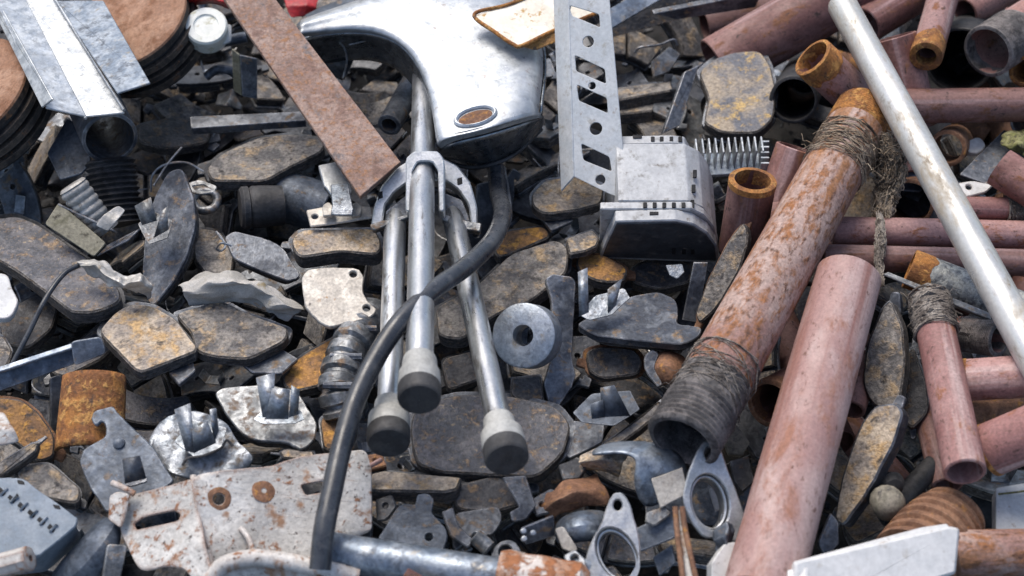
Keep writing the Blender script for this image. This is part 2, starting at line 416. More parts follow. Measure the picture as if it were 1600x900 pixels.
m_rubber = mk('black_rubber', (.030, .034, .042), (.048, .053, .062), (.10, .10, .105), .64, csoft=.12, rough=.28, bump=.03, bs=120, fine=.15, sc_=30, hv=.03, crough=.45)
m_foot = mk('rubber_foot', (.028, .028, .03), (.05, .05, .052), (.12, .11, .10), .70, rough=.65, bump=.2, bs=260, fine=.3)
m_footg = mk('grey_ferrule', (.33, .33, .315), (.42, .42, .40), (.2, .19, .18), .7, rough=.5, bump=.1, bs=260, fine=.2)
m_olive = mk('olive_steel', (.16, .15, .10), (.24, .225, .17), (.08, .07, .05), .64, metal=.2, rough=.6, bump=.3, bs=260, fine=.35, edge=(.40, .37, .28))
m_cloth = mk('rag', (.34, .325, .295), (.47, .45, .42), (.30, .24, .14), .66, sc_=20, rough=.95, bump=.5, bs=600, fine=.25, d=(.40, .19, .06), dth=.69, dsc=26)
m_foil = mk('crumpled_foil', (.33, .32, .30), (.46, .445, .42), (.28, .24, .19), .64, metal=.35, rough=.5, bump=.4, bs=220, fine=.25)
m_zinc = mk('zinc_clip', (.17, .195, .225), (.31, .335, .37), (.17, .135, .10), .60, csoft=.09, metal=.7, rough=.42, bump=.35, bs=170, fine=.4, edge=(.7, .72, .74))
m_bluep = mk('blue_grey_plastic', (.16, .20, .245), (.20, .24, .285), (.10, .11, .125), .68, rough=.5, bump=.12, bs=260, fine=.18, edge=(.34, .38, .43))
m_boxd = mk('grey_housing', (.50, .515, .53), (.58, .59, .60), (.30, .29, .27), .66, rough=.45, bump=.08, bs=200, fine=.14, hv=.01)
m_hole = mk('black_void', (.01, .01, .011), (.016, .016, .018), rough=.8, bump=.1)
m_red = mk('red_plastic', (.46, .02, .02), (.34, .015, .018), rough=.4, bump=.08)
m_cream = mk('cream_plastic', (.70, .72, .66), (.78, .79, .74), (.55, .53, .40), .62, rough=.4, bump=.05, fine=.08)
m_pale = mk('pale_scrap', (.55, .55, .54), (.66, .66, .65), (.25, .22, .18), .68, rough=.5, bump=.15, fine=.15, edge=(.36, .2, .1))
m_glass = mk('rust_edged_sheet', (.56, .53, .46), (.66, .64, .58), (.50, .30, .10), .62, rough=.35, metal=.2, bump=.08, fine=.12, edge=(.50, .24, .06), edge_w=1.0)
m_mott = mk('mottled_zinc', (.30, .31, .30), (.13, .135, .14), (.42, .42, .38), .52, sc_=60, csc=90, metal=.4, rough=.55, bump=.3, bs=300, fine=.4, cmetal=True)
m_hemp = mk('hemp', (.25, .185, .125), (.40, .33, .25), (.10, .075, .055), .56, rough=.95, bump=.3, bs=600, fine=.5)
m_hempd = mk('hemp_grey', (.17, .145, .125), (.30, .265, .23), (.08, .065, .055), .55, rough=.95, bump=.3, bs=600, fine=.5)
m_moss = mk('lichen', (.17, .175, .06), (.27, .26, .12), (.10, .09, .05), .55, sc_=90, rough=.95, bump=.8)
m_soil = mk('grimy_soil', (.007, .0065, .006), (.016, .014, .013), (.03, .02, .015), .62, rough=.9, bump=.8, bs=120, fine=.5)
m_debris = mk('scrap_bits', (.013, .014, .016), (.042, .042, .046), (.10, .06, .035), .62, sc_=14, metal=.3, rough=.5, bump=.3, bs=200, fine=.4)
m_stone = mk('stone_like', (.16, .15, .12), (.24, .22, .18), (.09, .085, .08), .6, rough=.85, bump=.5, bs=200, fine=.35)
m_ground = mk('yard_ground', (.10, .09, .08), (.16, .145, .125), (.06, .055, .05), .6, sc_=3, csc=9, rough=.95, bump=.5, bs=60, fine=.3)
m_fr_side = mk('friction_side', (.045, .042, .043), (.11, .10, .093), (.20, .145, .095), .60, sc_=60, rough=.75, bump=.9, bs=240, fine=.55, edge=(.46, .41, .35), edge_w=.9, stretch=(1, 1, 5))
m_flake = mk('flaking_rust', (.55, .50, .46), (.34, .19, .12), (.30, .12, .05), .50, csoft=.05, sc_=30, csc=60, rough=.7, bump=.8, bs=160, fine=.35, lb=4)
m_fr_mix = mk('friction_mixed', (.12, .125, .145), (.34, .28, .21), (.52, .36, .15), .60, csoft=.09, sc_=14, csc=60, bump=.7, bs=230, fine=.45, rough=.7, edge=(.42, .36, .30))
m_front_shade = mk('casing_front_shade', (.05, .054, .06), (.075, .08, .087), (.16, .15, .14), .64, csoft=.1, rough=.45, bump=.15, bs=180, fine=.25, hv=.02)  # near-black colour that stands in for shade on the casing front
m_skirt = mk('dark_bright_steel', (.17, .19, .215), (.25, .275, .30), (.09, .095, .105), .58, csoft=.1, metal=.9, rough=.3, bump=.08, bs=120, fine=.2, cmetal=True)
# ------------------------------------------------------------------ setting: yard ground, mound under the scrap, loose bits in the gaps
gv = [(-60, -60, 0), (60, -60, 0), (60, 60, 0), (-60, 60, 0)]
tag(link('ground', mesh('ground', gv, [(0, 1, 2, 3)]), m_ground, Matrix()), kind='structure')
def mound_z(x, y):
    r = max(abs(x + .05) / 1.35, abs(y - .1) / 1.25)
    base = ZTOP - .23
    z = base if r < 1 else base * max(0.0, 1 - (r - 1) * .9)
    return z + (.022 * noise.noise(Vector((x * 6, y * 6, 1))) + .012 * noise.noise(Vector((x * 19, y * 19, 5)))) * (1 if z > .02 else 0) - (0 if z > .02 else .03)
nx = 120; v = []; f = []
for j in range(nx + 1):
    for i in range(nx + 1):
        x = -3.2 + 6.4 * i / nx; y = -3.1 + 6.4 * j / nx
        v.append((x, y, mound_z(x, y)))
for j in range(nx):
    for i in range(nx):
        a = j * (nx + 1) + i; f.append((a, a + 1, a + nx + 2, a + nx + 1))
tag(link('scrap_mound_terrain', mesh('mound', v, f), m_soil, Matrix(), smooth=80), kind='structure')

def debris(n, seed):
    r = random.Random(seed); v = []; f = []
    for q in range(n):
        x, y = r.uniform(-1.45, 1.35), r.uniform(-1.2, 1.4)
        inner = abs(x) < 1.0 and -.8 < y < 1.0
        z = mound_z(x, y) + (r.uniform(.0, .10) if inner else r.uniform(0, .05))
        l, w, t = (r.uniform(.002, .009), r.uniform(.0015, .006), r.uniform(.0006, .003)) if r.random() < .94 else (r.uniform(.015, .045), r.uniform(.003, .009), r.uniform(.001, .003))
        M = Matrix.Translation((x, y, z)) @ Matrix.Rotation(r.uniform(0, 6.28), 4, 'Z') @ Matrix.Rotation(r.gauss(0, .5), 4, 'X') @ Matrix.Rotation(r.gauss(0, .4), 4, 'Y')
        k = r.random(); i0 = len(v)
        if k < .6:
            p = [(-l, -w), (l * r.uniform(.6, 1), -w * r.uniform(.5, 1)), (l, w * r.uniform(.4, 1)), (-l * r.uniform(.5, 1), w)]
        elif k < .8:
            p = [(l * .45 * math.cos(a), l * .45 * math.sin(a)) for a in [i * math.tau / 9 for i in range(9)]]
        else:
            p = [(-l, -w * .5), (0, -w), (l, -w * .4), (l * .8, w * .3), (0, w * .1), (-l * .9, w * .5)]
        m = len(p)
        v += [M @ Vector((a, b, t)) for a, b in p] + [M @ Vector((a, b, -t)) for a, b in p]
        f.append(tuple(range(i0, i0 + m))); f.append(tuple(reversed(range(i0 + m, i0 + 2 * m))))
        for i in range(m):
            j = (i + 1) % m; f.append((i0 + i, i0 + m + i, i0 + m + j, i0 + j))
    return mesh('debris', v, f)
tag(link('scrap_debris', debris(14000, 3), m_debris, Matrix(), smooth=0), 'loose dark metal scraps filling the gaps of the heap', 'scrap', kind='stuff')

def swarf(n, seed):
    r = random.Random(seed); v = []; f = []
    for q in range(n):
        p = Vector((r.uniform(-1.0, .9), r.uniform(-.6, .85), ZTOP - r.uniform(.02, .09))); d = Vector((r.gauss(0, 1), r.gauss(0, 1), r.gauss(0, .35))).normalized(); pts = [p]
        bend = Vector((r.gauss(0, .5), r.gauss(0, .5), r.gauss(0, .25))); L = r.uniform(.004, .011)
        for k in range(6): d = (d + bend * .5).normalized(); p = p + d * L; pts.append(p)
        i0 = len(v); N = d.orthogonal().normalized(); B = d.cross(N); rr = r.uniform(.0006, .0014)
        for p in pts: v += [p + N * rr, p - N * rr * .5 + B * rr, p - N * rr * .5 - B * rr]
        for k in range(6):
            for m in range(3): a_ = i0 + k * 3 + m; b_ = i0 + k * 3 + (m + 1) % 3; f.append((a_, b_, b_ + 3, a_ + 3))
    return mesh('swarf', v, f)
tag(link('wire_debris', swarf(260, 5), m_st_gray, Matrix(), smooth=60), 'thin wire offcuts and swarf scattered through the gaps', 'scrap', kind='stuff')

# ------------------------------------------------------------------ buried pads and pipes glimpsed in the gaps
def sector(r0, r1, ang, notch=0.0):
    o = []
    for i in range(7):
        a = (i / 6 - .5) * ang; o.append(Vector((math.sin(a) * r1, math.cos(a) * r1)))
    for i in range(7):
        a = (.5 - i / 6) * ang * .92; o.append(Vector((math.sin(a) * r0, math.cos(a) * r0)))
    c = sum(o, Vector((0, 0))) / len(o)
    return [p - c for p in o]
PROTO = []
def half(lp, side, gap):                  # friction block cut in two by the usual centre slot
    o = []
    for i in range(len(lp)):
        p, q = lp[i], lp[(i + 1) % len(lp)]; inp, inq = p.x * side > gap, q.x * side > gap
        if inp: o.append(p)
        if inp != inq:
            t_ = (side * gap - p.x) / (q.x - p.x); o.append(p.lerp(q, t_))
    return o
for k, (r0, r1, an, slot) in enumerate(((.09, .145, .95, 1), (.10, .15, .75, 0), (.07, .125, 1.15, 1), (.12, .165, .62, 0), (.095, .14, 1.05, 0), (.11, .155, .85, 1))):
    lp = sector(r0, r1, an); xs = max(p.x for p in lp); ym = sum(p.y for p in lp if p.x > xs * .8) / max(1, len([1 for p in lp if p.x > xs * .8]))
    fl = fillet(lp, .007, 2)
    back = [p * 1.05 for p in lp]
    R_ = [Vector((xs * 1.02, ym + .010)), Vector((xs * 1.02 + .013, ym + .008)), Vector((xs * 1.02 + .014, ym - .007)), Vector((xs * 1.0, ym - .009))]
    i1 = max(range(len(back)), key=lambda i: back[i].x + back[i].y * .3)
    i0 = min(range(len(back)), key=lambda i: back[i].x - back[i].y * .3)
    body = back[i0:i1 + 1] + R_ + back[i1 + 1:] + [Vector((-q.x, q.y)) for q in reversed(R_)] if i0 == 0 else back
    blocks = [fillet(half(lp, s, .0025), .004, 2) for s in (-1, 1)] if slot else [fl]
    PROTO.append((blocks, fillet(body, .003, 2), [[Vector((sx * xs * .45 + .004 * math.cos(a), .004 * math.sin(a))) for a in [q * math.tau / 10 for q in range(10)]] for sx in (-1, 1)]))
SHARED = {}
def loose_pad(label, loc, yaw, tx, ty, k, mf, mb, steel, group):
    key = (k, mf.name, mb.name)
    if key not in SHARED:
        blocks, body, hl = PROTO[k]; L_ = []
        for q in blocks: L_.append(('friction_block', prism(q, .0135, .002), mf, .0105))
        L_.append(('backing_plate', prism(body, .006, .001, hl), mb, -.003))
        for nm, me, m, z in L_:
            me.materials.append(m); me.shade_smooth(); me.set_sharp_from_angle(angle=rad(35))
            if nm == 'friction_block':
                me.materials.append(m_fr_side)
                for p in me.polygons:
                    if p.normal.z < .75: p.material_index = 1
        SHARED[key] = L_
    if 'clip' not in SHARED:              # bent spring clip: base strip with two upturned tongues
        P = [(-.018, .016), (-.014, 0), (.012, 0), (.016, .020)]; v = []; f = []
        for x, z in P: v += [(x, -.007, z), (x, .007, z), (x, .007, z + .0016), (x, -.007, z + .0016)]
        for k in range(3):
            for m in range(4): f.append((k * 4 + m, k * 4 + (m + 1) % 4, k * 4 + 4 + (m + 1) % 4, k * 4 + 4 + m))
        f += [(3, 2, 1, 0), (12, 13, 14, 15)]
        me = mesh('clip', v, f); me.materials.append(m_zinc); SHARED['clip'] = me
    e = bpy.data.objects.new('brake_pad', None); COL.objects.link(e); e.empty_display_size = .02
    e.location = loc; e.rotation_euler = (tx, ty + (math.pi if steel else 0), yaw)
    tag(e, label, 'brake pad', group)
    for nm, me, m, z in SHARED[key]:
        o = bpy.data.objects.new(nm, me); COL.objects.link(o); o.parent = e; o.location = (0, 0, z)
    if steel and rng.random() < .6:
        o = bpy.data.objects.new('spring_clip', SHARED['clip']); COL.objects.link(o); o.parent = e
        o.location = (rng.uniform(-.02, .02), rng.uniform(-.006, .006), -.0092); o.rotation_euler = (math.pi, 0, rng.uniform(-.4, .4)); o.scale = (1, 1, rng.uniform(.7, 1.2))
    return e
r = random.Random(11)
gy = -.62
while gy < .95:
    gx = -1.0 + r.uniform(0, .05)
    while gx < 1.0:
        x, y = gx + r.uniform(-.03, .03), gy + r.uniform(-.03, .03)
        if x < .26 + .1 * math.sin(y * 5):
            mf = r.choice([m_fr_dark, m_fr_dark, m_fr_blue, m_fr_gray]); mb = r.choice([m_st_black, m_st_black, m_st_dark])
            loose_pad('grimy dark brake pad half buried in a shadowed gap of the heap', (x, y, ZTOP - r.uniform(.038, .13)), r.uniform(0, 6.28), r.gauss(0, .3), r.gauss(0, .3), r.randrange(6), mf, mb, r.random() < .4, 'brake pads buried in the gaps')
        gx += .096
    gy += .092
for i in range(26):
    x, y = r.uniform(.3, .95), r.uniform(-.5, .9); a = r.choice([0, .1, 1.2, 2.2, 1.9]) + r.uniform(-.25, .25); L = r.uniform(.25, .45)
    z = ZTOP - r.uniform(.085, .15)
    d = Vector((math.cos(a), math.sin(a), r.uniform(-.12, .12))) * L / 2; c = Vector((x, y, z)); rr = r.uniform(.018, .032)
    o = lathe('steel_pipe', c - d, c + d, pipe_prof(2 * d.length, rr, .003), r.choice([m_pinkd, m_pinkd, m_pinkd, m_black, m_brown]), None, 20, True, .01)
    tag(o, 'dull pipe lying deep beneath the pink pipes', 'pipe', 'pipes buried under the pipe heap')
# ------------------------------------------------------------------ brake pads one can pick out
def scale_poly(poly, s, dx=0, dy=0):
    cx, cy = centroid(poly); return [(cx + (x - cx) * s + dx, cy + (y - cy) * s + dy) for x, y in poly]
def auto_lugs(poly):                      # the two guide ears at the ends of a backing plate
    cx, cy = centroid(poly); sxx = sum((x - cx) ** 2 for x, y in poly); syy = sum((y - cy) ** 2 for x, y in poly); sxy = sum((x - cx) * (y - cy) for x, y in poly)
    a = .5 * math.atan2(2 * sxy, sxx - syy); u = (math.cos(a), math.sin(a)); w = (-u[1], u[0])
    pr = [((x - cx) * u[0] + (y - cy) * u[1], (x - cx) * w[0] + (y - cy) * w[1]) for x, y in poly]
    half_w = max(abs(q[1]) for q in pr); out = []
    for s in (-1, 1):
        m = max(q[0] * s for q in pr); off = half_w * rng.uniform(-.2, .3)
        out.append([(cx + s * e * u[0] + g * w[0], cy + s * e * u[1] + g * w[1]) for e, g in ((m * .8, off - half_w * .3), (m + 13, off - half_w * .22), (m + 15, off + half_w * .2), (m * .8, off + half_w * .34))])
    return out
def worn(o, ms=None):                    # the worn face keeps its own look; the unworn flanks are grimy
    o.data.materials.append(ms or m_fr_side)
    for p in o.data.polygons:
        if p.normal.z < .75: p.material_index = 1
def pad(label, poly, h=0.0, n=(0, .84), mf=None, mb=None, tf=.011, tb=.006, back=None, lugs=(), steel=False, grow=1.07, rnd=.012, holes=(), group=None, ms=None, ears=True):
    mf = mf or m_fr_dark; mb = mb or m_st_black
    C = at(*centroid(poly), h); t = thing('brake_pad', label, 'brake pad', C, group)
    tf *= 1.65; tb *= 1.25
    if n[1] >= .65: n = (n[0], n[1] * 1.22)
    if not steel:
        worn(plate('friction_block', poly, h, n, tf, mf, t, C=C, rnd=rnd, bev=.0022), ms)
        bp = plate('backing_plate', back or scale_poly(poly, grow), h, n, tb, mb, t, C=C, drop=tf + .0004, rnd=rnd * .8, bev=.001)
        for lg in list(lugs) + ([] if lugs or not ears else auto_lugs(poly)): plate('lug', lg, h, n, tb * .8, mb, bp, C=C, drop=tf + .0008, rnd=.004, bev=.001)
    else:
        bp = plate('backing_plate', poly, h, n, tb, mb, t, C=C, rnd=rnd * .8, bev=.0012, holes=holes)
        plate('friction_block', back or scale_poly(poly, .9), h, n, tf, m_fr_side, t, C=C, drop=tb + .0004, rnd=rnd, bev=.0016)
        for lg in lugs: plate('lug', lg, h, n, tb * .8, mb, bp, C=C, drop=.0008, rnd=.004, bev=.001)
    return t
def fold(name, rows, mat, parent=None, thick=.0016):
    return grid(name, rows, mat, parent, thick, 0)

pad('long slate-grey brake pad with the pale foil scrap on its end', [(-45, 348), (0, 340), (28, 337), (60, 350), (140, 405), (186, 450), (190, 470), (150, 487), (112, 488), (80, 462), (30, 425), (-45, 380)], .045, (0, .95), m_fr_blue, m_st_black, .013, .006)
pad('tan brake pad with rounded worn face beside the blue-grey bar end', [(153, 518), (178, 488), (206, 473), (240, 477), (275, 497), (308, 541), (305, 549), (222, 581), (208, 575), (185, 550)], .06, (.0, .95), m_fr_tan, m_st_dark, .011, .007, lugs=[[(262, 580), (300, 562), (306, 578), (280, 600)]])
pad('grey brake pad with tan centre stain touching the tan pad', [(272, 490), (310, 478), (345, 467), (385, 488), (452, 512), (446, 532), (388, 561), (330, 556), (306, 548), (298, 518)], .05, (0, .95), m_fr_gray, m_st_dark, .010, .006, lugs=[[(370, 562), (440, 545), (466, 560), (440, 583), (395, 582)]])
pad('brown-grey kidney-shaped brake pad beside the lower rusty flat bar', [(322, 263), (345, 240), (400, 215), (455, 208), (507, 218), (505, 235), (450, 262), (415, 282), (330, 282)], .035, (0, .95), m_fr_gray, m_st_black, .012, .007)
pad('yellow-brown brake pad under the latch, above the cream backing plate', [(453, 375), (470, 358), (585, 356), (597, 378), (592, 397), (530, 392), (465, 402)], .05, (0, .75), m_fr_tan, m_st_dark, .016, .005)
pad('cream brake pad backing plate with two holes beside the left rod', [(471, 436), (479, 421), (520, 417), (560, 419), (569, 432), (566, 455), (575, 472), (591, 484), (578, 497), (512, 512), (494, 499), (476, 478)], .07, (.1, .6), m_fr_dark, m_st_white, .011, .006, steel=True, holes=[(552, 428, 6), (573, 481, 6)])
pad('grey steel-backed brake pad with a wire clip near the white rag', [(350, 370), (366, 360), (420, 374), (442, 386), (471, 432), (452, 440), (400, 420), (364, 403)], .04, (.15, .6), m_fr_gray, m_st_dark, .011, .006, steel=True)
pad('orange-rusted brake pad below the cream backing plate', [(438, 592), (468, 556), (525, 524), (562, 530), (548, 562), (500, 602), (452, 612)], .02, (0, .84), m_fr_rust, m_st_black, .011, .006)
pad('large grey-brown brake pad behind the chrome rods and washer', [(680, 480), (745, 445), (800, 395), (868, 373), (888, 385), (886, 425), (832, 468), (772, 492), (722, 530), (684, 524)], .025, (-.1, .75), m_fr_gray, m_st_black, .014, .006)
pad('tan brake pad with lug below the slotted strip end', [(830, 303), (850, 281), (900, 274), (944, 288), (940, 318), (900, 328), (850, 334), (832, 322)], .03, (0, .95), m_fr_tan, m_st_dark, .010, .006, lugs=[[(843, 338), (890, 328), (896, 344), (862, 360)]])
pad('large hourglass brake pad with rust-yellow face above the heat sink', [(1091, 112), (1118, 90), (1150, 80), (1187, 78), (1203, 100), (1213, 140), (1208, 185), (1185, 207), (1130, 207), (1099, 192), (1108, 152)], .05, (-.1, .65), m_fr_mix, m_st_dark, .012, .007)
pad('largest dark speckled brake pad under the rod feet', [(642, 652), (660, 630), (720, 615), (800, 618), (868, 634), (893, 664), (880, 708), (840, 745), (780, 742), (690, 738), (652, 725), (642, 690)], .035, (0, .7), m_fr_blue, m_st_dark, .010, .007, lugs=[[(876, 655), (945, 662), (942, 690), (890, 716), (872, 700)]])
pad('steel-backed brake pad with projecting ear right of the washer', [(900, 506), (918, 497), (958, 482), (985, 462), (1030, 455), (1057, 468), (1060, 490), (1056, 506), (1078, 508), (1097, 511), (1093, 526), (1068, 538), (1000, 532), (930, 524)], .06, (0, 1.0), m_fr_dark, m_st_dark, .012, .009, steel=True)
pad('shiny pale-steel brake pad with a folded clip above the white bracket', [(335, 613), (350, 605), (420, 600), (465, 611), (482, 640), (496, 660), (490, 690), (470, 704), (450, 690), (400, 688), (376, 676), (352, 645)], .06, (0, .7), m_fr_dark, m_st_gray, .013, .005, steel=True)
pad('small rust-rimmed dark brake pad under the eared pad', [(915, 548), (935, 541), (990, 544), (1004, 560), (1000, 584), (942, 592), (920, 580)], .02, (0, .5), m_fr_dark, m_brown, .009, .005, grow=1.14)
pad('upright brown brake pad with slate backing beside the hemp-tied pipe', [(1380, 478), (1392, 470), (1410, 510), (1414, 570), (1406, 625), (1390, 642), (1362, 632), (1347, 600), (1354, 540)], .07, (-.75, .25), m_fr_gray, m_st_dark, .012, .010, grow=1.03)
pad('long upright tan-ochre brake pad right of the palest thick pipe', [(1368, 632), (1402, 630), (1411, 645), (1398, 690), (1360, 762), (1318, 822), (1303, 812), (1316, 742), (1344, 664)], .07, (-.7, .35), m_fr_tan, m_st_dark, .016, .007, grow=1.0, ms=m_st_dark)
pad('lens-shaped black brake pad standing beside the grey folded clips', [(262, 268), (284, 262), (302, 310), (305, 350), (291, 400), (270, 440), (240, 478), (230, 470), (222, 425), (226, 370), (240, 310)], .05, (-.45, .5), m_fr_dark, m_st_dark, .012, .006, steel=True)
pad('thin edge-on brake pad with rusty layers left of the rust-flecked pipe', [(1164, 343), (1170, 372), (1156, 422), (1120, 482), (1092, 506), (1086, 492), (1104, 440), (1140, 372)], .06, (-.55, .25), m_fr_gray, m_brown, .010, .006, grow=1.02)
pad('layered grey brake pad between the blue slotted casing and hooked plate', [(35, 727), (78, 722), (128, 765), (122, 786), (62, 776), (22, 742)], .06, (.2, .9), m_fr_gray, m_st_black, .010, .006)
pad('flat yellow-topped brake pad under the largest dark pad', [(578, 740), (600, 734), (722, 745), (714, 764), (698, 768), (578, 766)], .05, (0, 1.0), m_fr_tan, m_st_black, .013, .007, rnd=.004)
pad('rust-brown brake pad at the frame edge above the layered grey pad', [(-30, 625), (5, 620), (35, 624), (62, 645), (86, 680), (85, 713), (60, 722), (28, 692), (-30, 665)], .05, (.3, .6), m_fr_rust, m_brown, .010, .006)
pad('edge-on dark brake pad strip lying over the rust-brown pad', [(-20, 735), (48, 692), (62, 690), (56, 706), (-20, 760)], .08, (.2, .6), m_fr_gray, m_st_dark, .012, .005, rnd=.003)
pad('half-seen grey brake pad at the end of the thin wire', [(-30, 520), (4, 522), (20, 546), (10, 575), (-30, 585)], .05, (0, .9), m_fr_gray, m_st_dark)
pad('olive-grey brake pad under the wire loops left of the rag', [(302, 354), (345, 360), (366, 398), (362, 430), (325, 432), (303, 405)], .01, (0, .8), m_fr_gray, m_st_black)
pad('dark brake pad in shade under the thin curved wire', [(-10, 495), (58, 458), (92, 472), (82, 512), (42, 545), (-10, 532)], .0, (.1, .8), m_fr_dark, m_st_dark)
pad('dark brake pad showing between the blue-grey bar and the long slate pad', [(70, 575), (165, 498), (200, 520), (160, 560), (100, 590)], .0, (.1, .8), m_fr_blue, m_st_black)
pad('dark worn brake pad right of the yellow-topped pad', [(706, 760), (770, 742), (826, 756), (830, 782), (770, 800), (712, 795)], .03, (.1, .7), m_fr_dark, m_st_dark, .010, .006)
pad('notched dark backing plate below the yellow-topped pad', [(712, 800), (780, 790), (786, 812), (770, 835), (752, 838), (742, 830), (726, 850), (708, 862), (706, 825)], .03, (0, .6), m_fr_dark, m_st_dark, .009, .006, steel=True)
pad('lower thin layered brake pad deep beside the slotted strip', [(962, 165), (1024, 158), (1020, 172), (966, 178)], -.02, (0, 1.3), m_fr_gray, m_st_dark, .012, .005, rnd=.003)
pad('upper thin layered brake pad deep beside the slotted strip', [(962, 137), (1048, 126), (1052, 140), (964, 156)], -.01, (0, 1.3), m_fr_gray, m_st_dark, .014, .005, rnd=.003)
pad('slim dark brake pad beneath the folded blue clip', [(942, 692), (1000, 652), (1032, 624), (1030, 646), (982, 684), (955, 700)], .04, (-.1, .7), m_fr_gray, m_st_dark, .010, .006, rnd=.004)
pad('dark pad in shade beneath the fringed heat sink', [(1040, 395), (1085, 390), (1080, 440), (1030, 452), (985, 440), (990, 415)], -.02, (0, .7), m_fr_dark, m_st_black)
pad('dark slab pad between the washer and the largest speckled pad', [(800, 590), (845, 585), (850, 625), (815, 630), (798, 618)], .02, (.1, .6), m_fr_dark, m_st_dark, rnd=.004)
pad('dark slate pad left of the centre rod foot', [(690, 560), (745, 545), (755, 590), (700, 610)], .0, (.1, .6), m_fr_dark, m_st_black)
pad('small rust-dusted pad peeking between hose and left rod foot', [(498, 652), (530, 640), (560, 660), (545, 700), (505, 705)], .02, (0, .7), m_fr_rust, m_st_dark)
pad('thick blue-black pad in shade under the layered disc', [(215, 195), (270, 180), (330, 196), (325, 222), (262, 232), (215, 222)], -.02, (.2, .8), m_fr_dark, m_st_black)
pad('short yellowed pad under the pale-steel pad', [(436, 706), (446, 700), (490, 704), (492, 713), (470, 718), (442, 716)], .055, (0, .6), m_fr_tan, m_st_dark, .007, .003, rnd=.003)
pad('rust-topped grey pad right of the hose upper bend', [(770, 380), (790, 360), (850, 352), (862, 368), (800, 396), (776, 402)], .01, (0, .8), m_fr_rust, m_st_dark)
pad('small grey angular pad right of the large grey-brown pad', [(884, 372), (902, 366), (925, 358), (937, 370), (932, 384), (915, 392), (890, 396)], .035, (0, .8), m_fr_gray, m_st_dark, .008, .005, rnd=.003)
pad('orange-rusty pad below the white vented casing', [(898, 402), (940, 395), (982, 418), (975, 440), (935, 440), (905, 425)], .01, (0, .8), m_fr_rust, m_brown)
pad('upright black pad against the sawn mauve pipe', [(1412, 560), (1428, 540), (1448, 600), (1452, 640), (1425, 672), (1408, 650)], .03, (-.3, .4), m_fr_dark, m_st_dark, .010, .006)

# clips riding on pads, and free clips
def clip(label, base, tabs, h, n, mat, th=.0018):
    C = at(*centroid(base), h); t = thing('spring_clip', label, 'clip', C)
    cb = plate('clip_base', base, h, n, th, mat, t, C=C, rnd=.003, bev=.0004)
    for q, (foot, tip, lift) in enumerate(tabs):
        (x0, y0), (x1, y1) = foot; (x2, y2), (x3, y3) = tip
        N = nv(n); a, b = onplane(x0, y0, C, N), onplane(x1, y1, C, N)
        c, d = onplane(x3, y3, C, N) + N * lift, onplane(x2, y2, C, N) + N * lift
        # keep the tip where it is seen: slide it along its own line of sight
        c, d = dpt(x3, y3, dep(c) - 0), dpt(x2, y2, dep(c))
        grid('clip_tab', [[a, b], [d, c]], mat, cb, th, 0, raw=True, smooth=20)
    return t
clip('bent zinc clip with two upright tabs on the shiny silver plate', [(272, 690), (300, 655), (355, 668), (345, 700), (305, 715)], [(((290, 705), (305, 708)), ((272, 640), (297, 630)), .03), (((303, 708), (338, 692)), ((300, 672), (324, 658)), .025), (((335, 690), (342, 672)), ((328, 640), (338, 638)), .03)], .075, (0, .6), m_zinc)
clip('folded steel clip rising from the shiny pale-steel pad', [(395, 655), (412, 640), (470, 640), (476, 655), (460, 662), (410, 662)], [(((410, 652), (424, 652)), ((400, 590), (430, 582)), .03), (((414, 655), (450, 655)), ((425, 607), (453, 608)), .03), (((452, 652), (466, 648)), ((455, 602), (468, 610)), .03)], .085, (0, .6), m_zinc)
clip('bright double clip on the eared steel-backed pad', [(905, 492), (930, 462), (975, 450), (985, 465), (955, 492), (920, 500)], [(((905, 495), (920, 488)), ((903, 425), (918, 418)), .03), (((950, 490), (962, 478)), ((950, 452), (972, 436)), .028)], .085, (0, .6), m_zinc)
clip('light-blue folded clip above the strap-shaped band', [(895, 645), (925, 615), (985, 610), (1000, 640), (960, 665), (910, 660)], [(((940, 652), (985, 650)), ((938, 606), (960, 602)), .03), (((925, 655), (945, 652)), ((922, 632), (942, 625)), .02)], .06, (0, .6), m_st_blue)
clip('grey faceted clip gripping the lens-shaped black pad', [(215, 350), (240, 330), (270, 345), (262, 372), (232, 382)], [(((222, 352), (245, 345)), ((210, 322), (235, 308)), .02), (((240, 372), (262, 360)), ((252, 330), (262, 322)), .025)], .085, (-.3, .5), m_st_gray)
clip('small dark folded bracket standing on the hooked plate', [(194, 752), (226, 742), (230, 752), (200, 760)], [(((195, 756), (228, 748)), ((191, 718), (218, 713)), .025)], .085, (0, .6), m_st_dark, .004)
# ------------------------------------------------------------------ left: discs, channel, flat bar
def disc(label, cx, cy, rpx, h, n, layers):
    C = at(cx, cy, h); N = nv(n); t = thing('brake_disc', label, 'brake disc', C); r = rpx * mpp(C)
    lathe('disc_face', C, C - N, [(0, 0.0001), (0, r * .96), (.001, r * .985), (.004, r)], m_disc, t, 72, cap=False)
    z = .004
    for k in range(layers):
        lathe('disc_rim', C - N * (z - .0005), C - N, [(0, r * .9), (0.0005, r * (1.0 if k == 0 else 1.03)), (.010, r * (1.0 if k == 0 else 1.03)), (.011, r * .9)], m_discrim, t, 72, dent=.004)
        lathe('vane_ring', C - N * (z + .010), C - N, [(0, r * .94), (.009, r * .94)], m_black, t, 72)
        z += .018
    return t
disc('rust-faced brake disc cut off by the frame beside the pale channel', -62, 145, 116, .12, (-.40, .70), 4)
disc('orange rust-faced brake disc behind the pale channel near the white jar', 200, 30, 98, .12, (-.35, .65), 4)
t = thing('steel_channel', 'pale galvanised steel channel with folded walls at the corner', 'steel channel', at(110, 100, .14))
da, db = dep(at(150, 180, .16)), dep(at(52, -40, .17))
